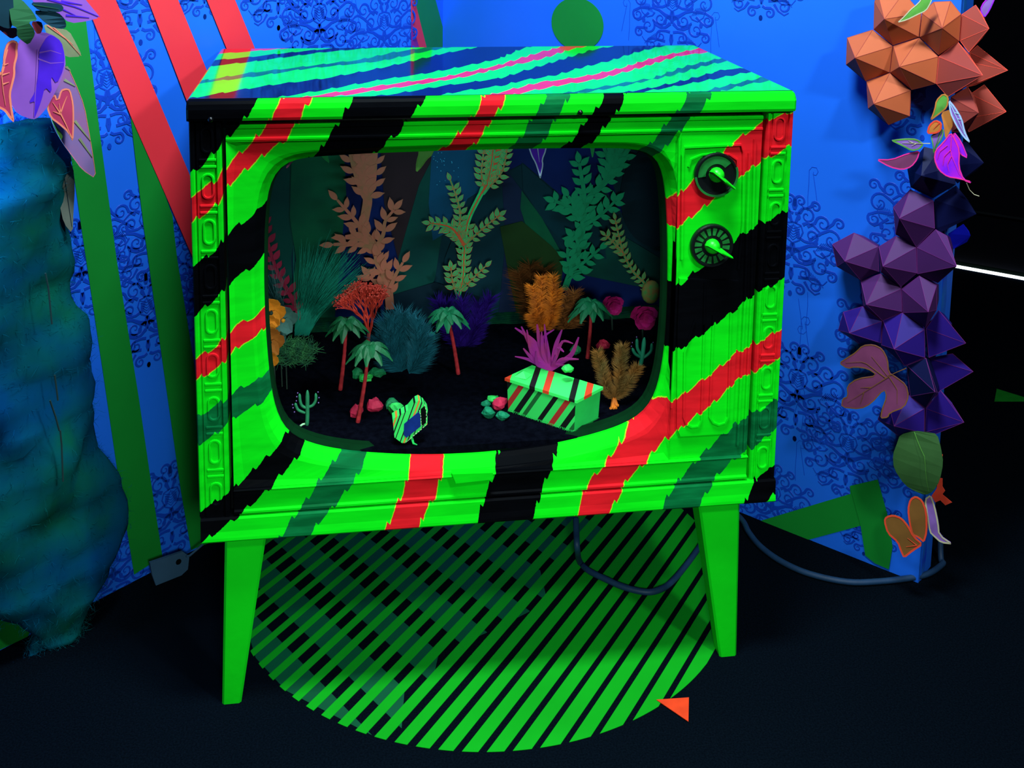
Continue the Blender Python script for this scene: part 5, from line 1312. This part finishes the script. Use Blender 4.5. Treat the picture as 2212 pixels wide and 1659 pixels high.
stone('pale green stone at the top of the pile beside the striped box', 1066, 862, 14, 8, S_g, '', 8); stone('pink stone leaning on the left end of the striped box', 1079, 872, 15, 15, S_p, '', 9)
stone('upper teal stone of the pile at the left of the striped box', 1050, 874, 10, 9, S_t, '', 10); stone('rounded teal stone of the pile at the left of the striped box', 1055, 892, 15, 13, S_t, '', 11); stone('lowest teal stone in front of the pile', 1086, 898, 15, 9, S_t, '', 12)
stone('pink stone between the mint palm and the right cactus', 1303, 745, 15, 12, S_p, '', 13); stone('dark teal stone behind the magenta plant', 1243, 757, 12, 12, S_d, '', 14)
stone('pale green stone behind the striped box', 1226, 796, 13, 10, S_g, '', 15, yy=.125); stone('glassy green stone at the tip of the teal coral', 931, 727, 10, 10, S_t, '', 16, yy=.25)
stone('coral pink stone at the right edge of the screen', 1422, 790, 6, 10, S_p, '', 17)

# mini striped box and mini striped television
def simple_stripes(name, expr, per, ramp, base_obj):
    m, nt, b = newmat(name); N = nt.nodes; L = nt.links
    tc = N.new('ShaderNodeTexCoord'); sp = N.new('ShaderNodeSeparateXYZ'); L.new(tc.outputs['Object'], sp.inputs[0])
    def mt(op, a, c):
        n = N.new('ShaderNodeMath'); n.operation = op
        for i, q in enumerate((a, c)):
            if isinstance(q, (int, float)): n.inputs[i].default_value = q
            else: L.new(q, n.inputs[i])
        return n.outputs[0]
    v = mt('ADD', mt('ADD', mt('MULTIPLY', sp.outputs[0], expr[0]), mt('MULTIPLY', sp.outputs[1], expr[1])), mt('MULTIPLY', sp.outputs[2], expr[2]))
    v = mt('FRACT', mt('ADD', mt('DIVIDE', v, per), expr[3]), 0)
    cr = N.new('ShaderNodeValToRGB'); cr.color_ramp.interpolation = 'CONSTANT'; el = cr.color_ramp.elements
    el[0].position = ramp[0][0]; el[0].color = (*ramp[0][1], 1); el[1].position = ramp[1][0]; el[1].color = (*ramp[1][1], 1)
    for p, c in ramp[2:]: q = el.new(p); q.color = (*c, 1)
    L.new(v, cr.inputs[0]); L.new(cr.outputs[0], b.inputs['Base Color']); b.inputs['Roughness'].default_value = .5; return m
G2 = (.03, .62, .10); R2_ = (.60, .04, .01)
# box: corners from the ground contact points
ba = DG(1240, 935); bl = DG(1098, 888); br = DG(1292, 902)
ux = (br-ba); ux.z = 0; W_ = ux.length; ux.normalize(); uy = (bl-ba); uy.z = 0; D_ = uy.length; uy.normalize()
ang = math.atan2(uy.y, uy.x)
hb_ = .060
bx = empty('striped_box', (ba.x, ba.y, dgz(ba.y))); bx.rotation_euler.z = ang; tag(bx, 'tiny box with a green lid and green, red, dark green and black striped long side', 'box')
M_bx = simple_stripes('box_stripes', (1.0, .15, .62, .10), .098, [(0, G2), (.14, (.006, .10, .02)), (.23, G2), (.30, BLACK), (.42, G2), (.54, (.36, .02, .015)), (.66, G2), (.80, BLACK), (.90, G2)], None)
M_bt = simple_stripes('box_lid_stripes', (1.0, .35, 0, .62), .080, [(0, (.04, .80, .12)), (.26, R2_), (.42, (.04, .80, .12)), (.62, BLACK), (.76, (.04, .80, .12))], None)
M_be = paint('box_end_green', (.02, .52, .09), .6, .2, 30, .1)
wl = (Matrix.Rotation(-ang, 3, 'Z') @ Vector((ux.x, ux.y, 0)))*W_       # short side direction in box space
def boxbody():
    tp = .80
    a = Vector((0, 0, 0)); b_ = Vector((D_, 0, DFS*(bl.y-ba.y))); c_ = b_+wl; d_ = a+wl
    h = Vector((0, 0, hb_)); ins = wl*.0
    B = [a, b_, c_, d_]; T = [p+h for p in B]; ctr = sum(T, Vector())/4
    T = [p.lerp(ctr, -.04) for p in T]
    return B, T
B_, T_ = boxbody()
mb = MB(); mb.add(B_+T_, [(0, 1, 5, 4), (1, 2, 6, 5), (2, 3, 7, 6), (3, 0, 4, 7), (4, 5, 6, 7), (3, 2, 1, 0)]); mb.m = [0, 1, 0, 1, 1, 1]
mb.build('box_body', [M_bx, M_be], bx)
ct = sum(T_, Vector())/4; LT = [p.lerp(ct, -.05) for p in T_]
mb = MB(); up_ = Vector((0, 0, .004)); mb.add([p-up_*.4 for p in LT]+[p+up_ for p in LT], [(0, 1, 5, 4), (1, 2, 6, 5), (2, 3, 7, 6), (3, 0, 4, 7), (4, 5, 6, 7), (3, 2, 1, 0)]); mb.build('box_lid', M_bt, bx)
mb = MB(); random.seed(6)
for (p, q, nn) in ((B_[0], B_[1], -wl.normalized()), (B_[0], B_[3], Vector((-1, 0, 0)))):
    n = 40
    for i in range(n):
        r_ = p.lerp(q, (i+.5)/n)+nn*.0015+Vector((0, 0, .0005)); mb.add([r_+Vector((-.0010, 0, .004)), r_+Vector((.0012, 0, .004)), r_+nn*.0025+Vector((random.gauss(0, .001), 0, 0))], [(0, 1, 2), (2, 1, 0)])
o = mb.build('frayed_hem', M_be, bx); o['kind'] = 'stuff'
M_knb = M_be
kp = B_[1].lerp(B_[2], .35)+Vector((-.012, 0, hb_+.004))
mb = MB(); c = kp; mb.add([c+Vector((-.012, -.012, 0)), c+Vector((.014, -.010, 0)), c+Vector((.012, .014, 0)), c+Vector((-.012, .012, 0)), c+Vector((0, 0, .009))], [(0, 1, 4), (1, 2, 4), (2, 3, 4), (3, 0, 4), (3, 2, 1, 0)]); mb.build('peaked_end', M_bt, bx)

# tiny television
yt = DG(893, 962).y; Wt = on_y(yt); ct_ = Wt(885, 905)
tt = empty('tiny_television', ct_); tag(tt, 'tiny tilted striped television with a blue screen standing at the front centre', 'model television')
M_tv = simple_stripes('tiny_tv_stripes', (1.0, 0, -.35, .3), .030, [(0, G2), (.20, BLACK), (.27, G2), (.42, (.60, .17, .02)), (.52, G2), (.62, BLACK), (.70, G2), (.86, BLACK), (.92, G2)], None)
out_ = [(848,905),(882,886),(896,869),(905,865),(915,872),(924,885),(923,917),(905,932),(875,957),(868,957),(852,945),(850,925)]
MB().slab([Wt(x, y)-ct_ for x, y in out_], NB, .022).build('cabinet', M_tv, tt)
MB().slab([Wt(x, y, .0012)-ct_ for x, y in [(873,916),(904,890),(908,896),(909,921),(878,946),(872,940)]], NB, .0015).build('screen', paint('blue_screen_card', (.002, .025, .20), .4, .3, 60, .3), tt)
MB().slab([Wt(x, y, .0010)-ct_ for x, y in [(909,884),(917,877),(921,888),(920,914),(911,919),(909,898)]], NB, .0012).build('side_panel', M_black, tt)
M_dash = paint('pale_dashes', (.45, .75, .35), .6)
for P in ([(917,874),(921,888),(921,916)], [(921,917),(906,931),(890,944)], [(906,886),(909,898),(910,921)], [(890,945),(876,956)]):
    Q = dense_open([Wt(x, y, .0022)-ct_ for x, y in P], 13)
    for i in range(0, 12, 2): MB().ribbon([Q[i], Q[i+1]], .0012, NB, .0004).build('stitch', M_dash, tt)
gp = DG(898, 960)-ct_
MB().tube([Wt(886, 943)-ct_+Vector((0, .008, 0)), Wt(891, 952)-ct_+Vector((0, .004, 0)), Wt(893, 958)-ct_, Wt(901, 961)-ct_], [.0028, .0024, .0020, .0008], 6).build('foot', M_be, tt)
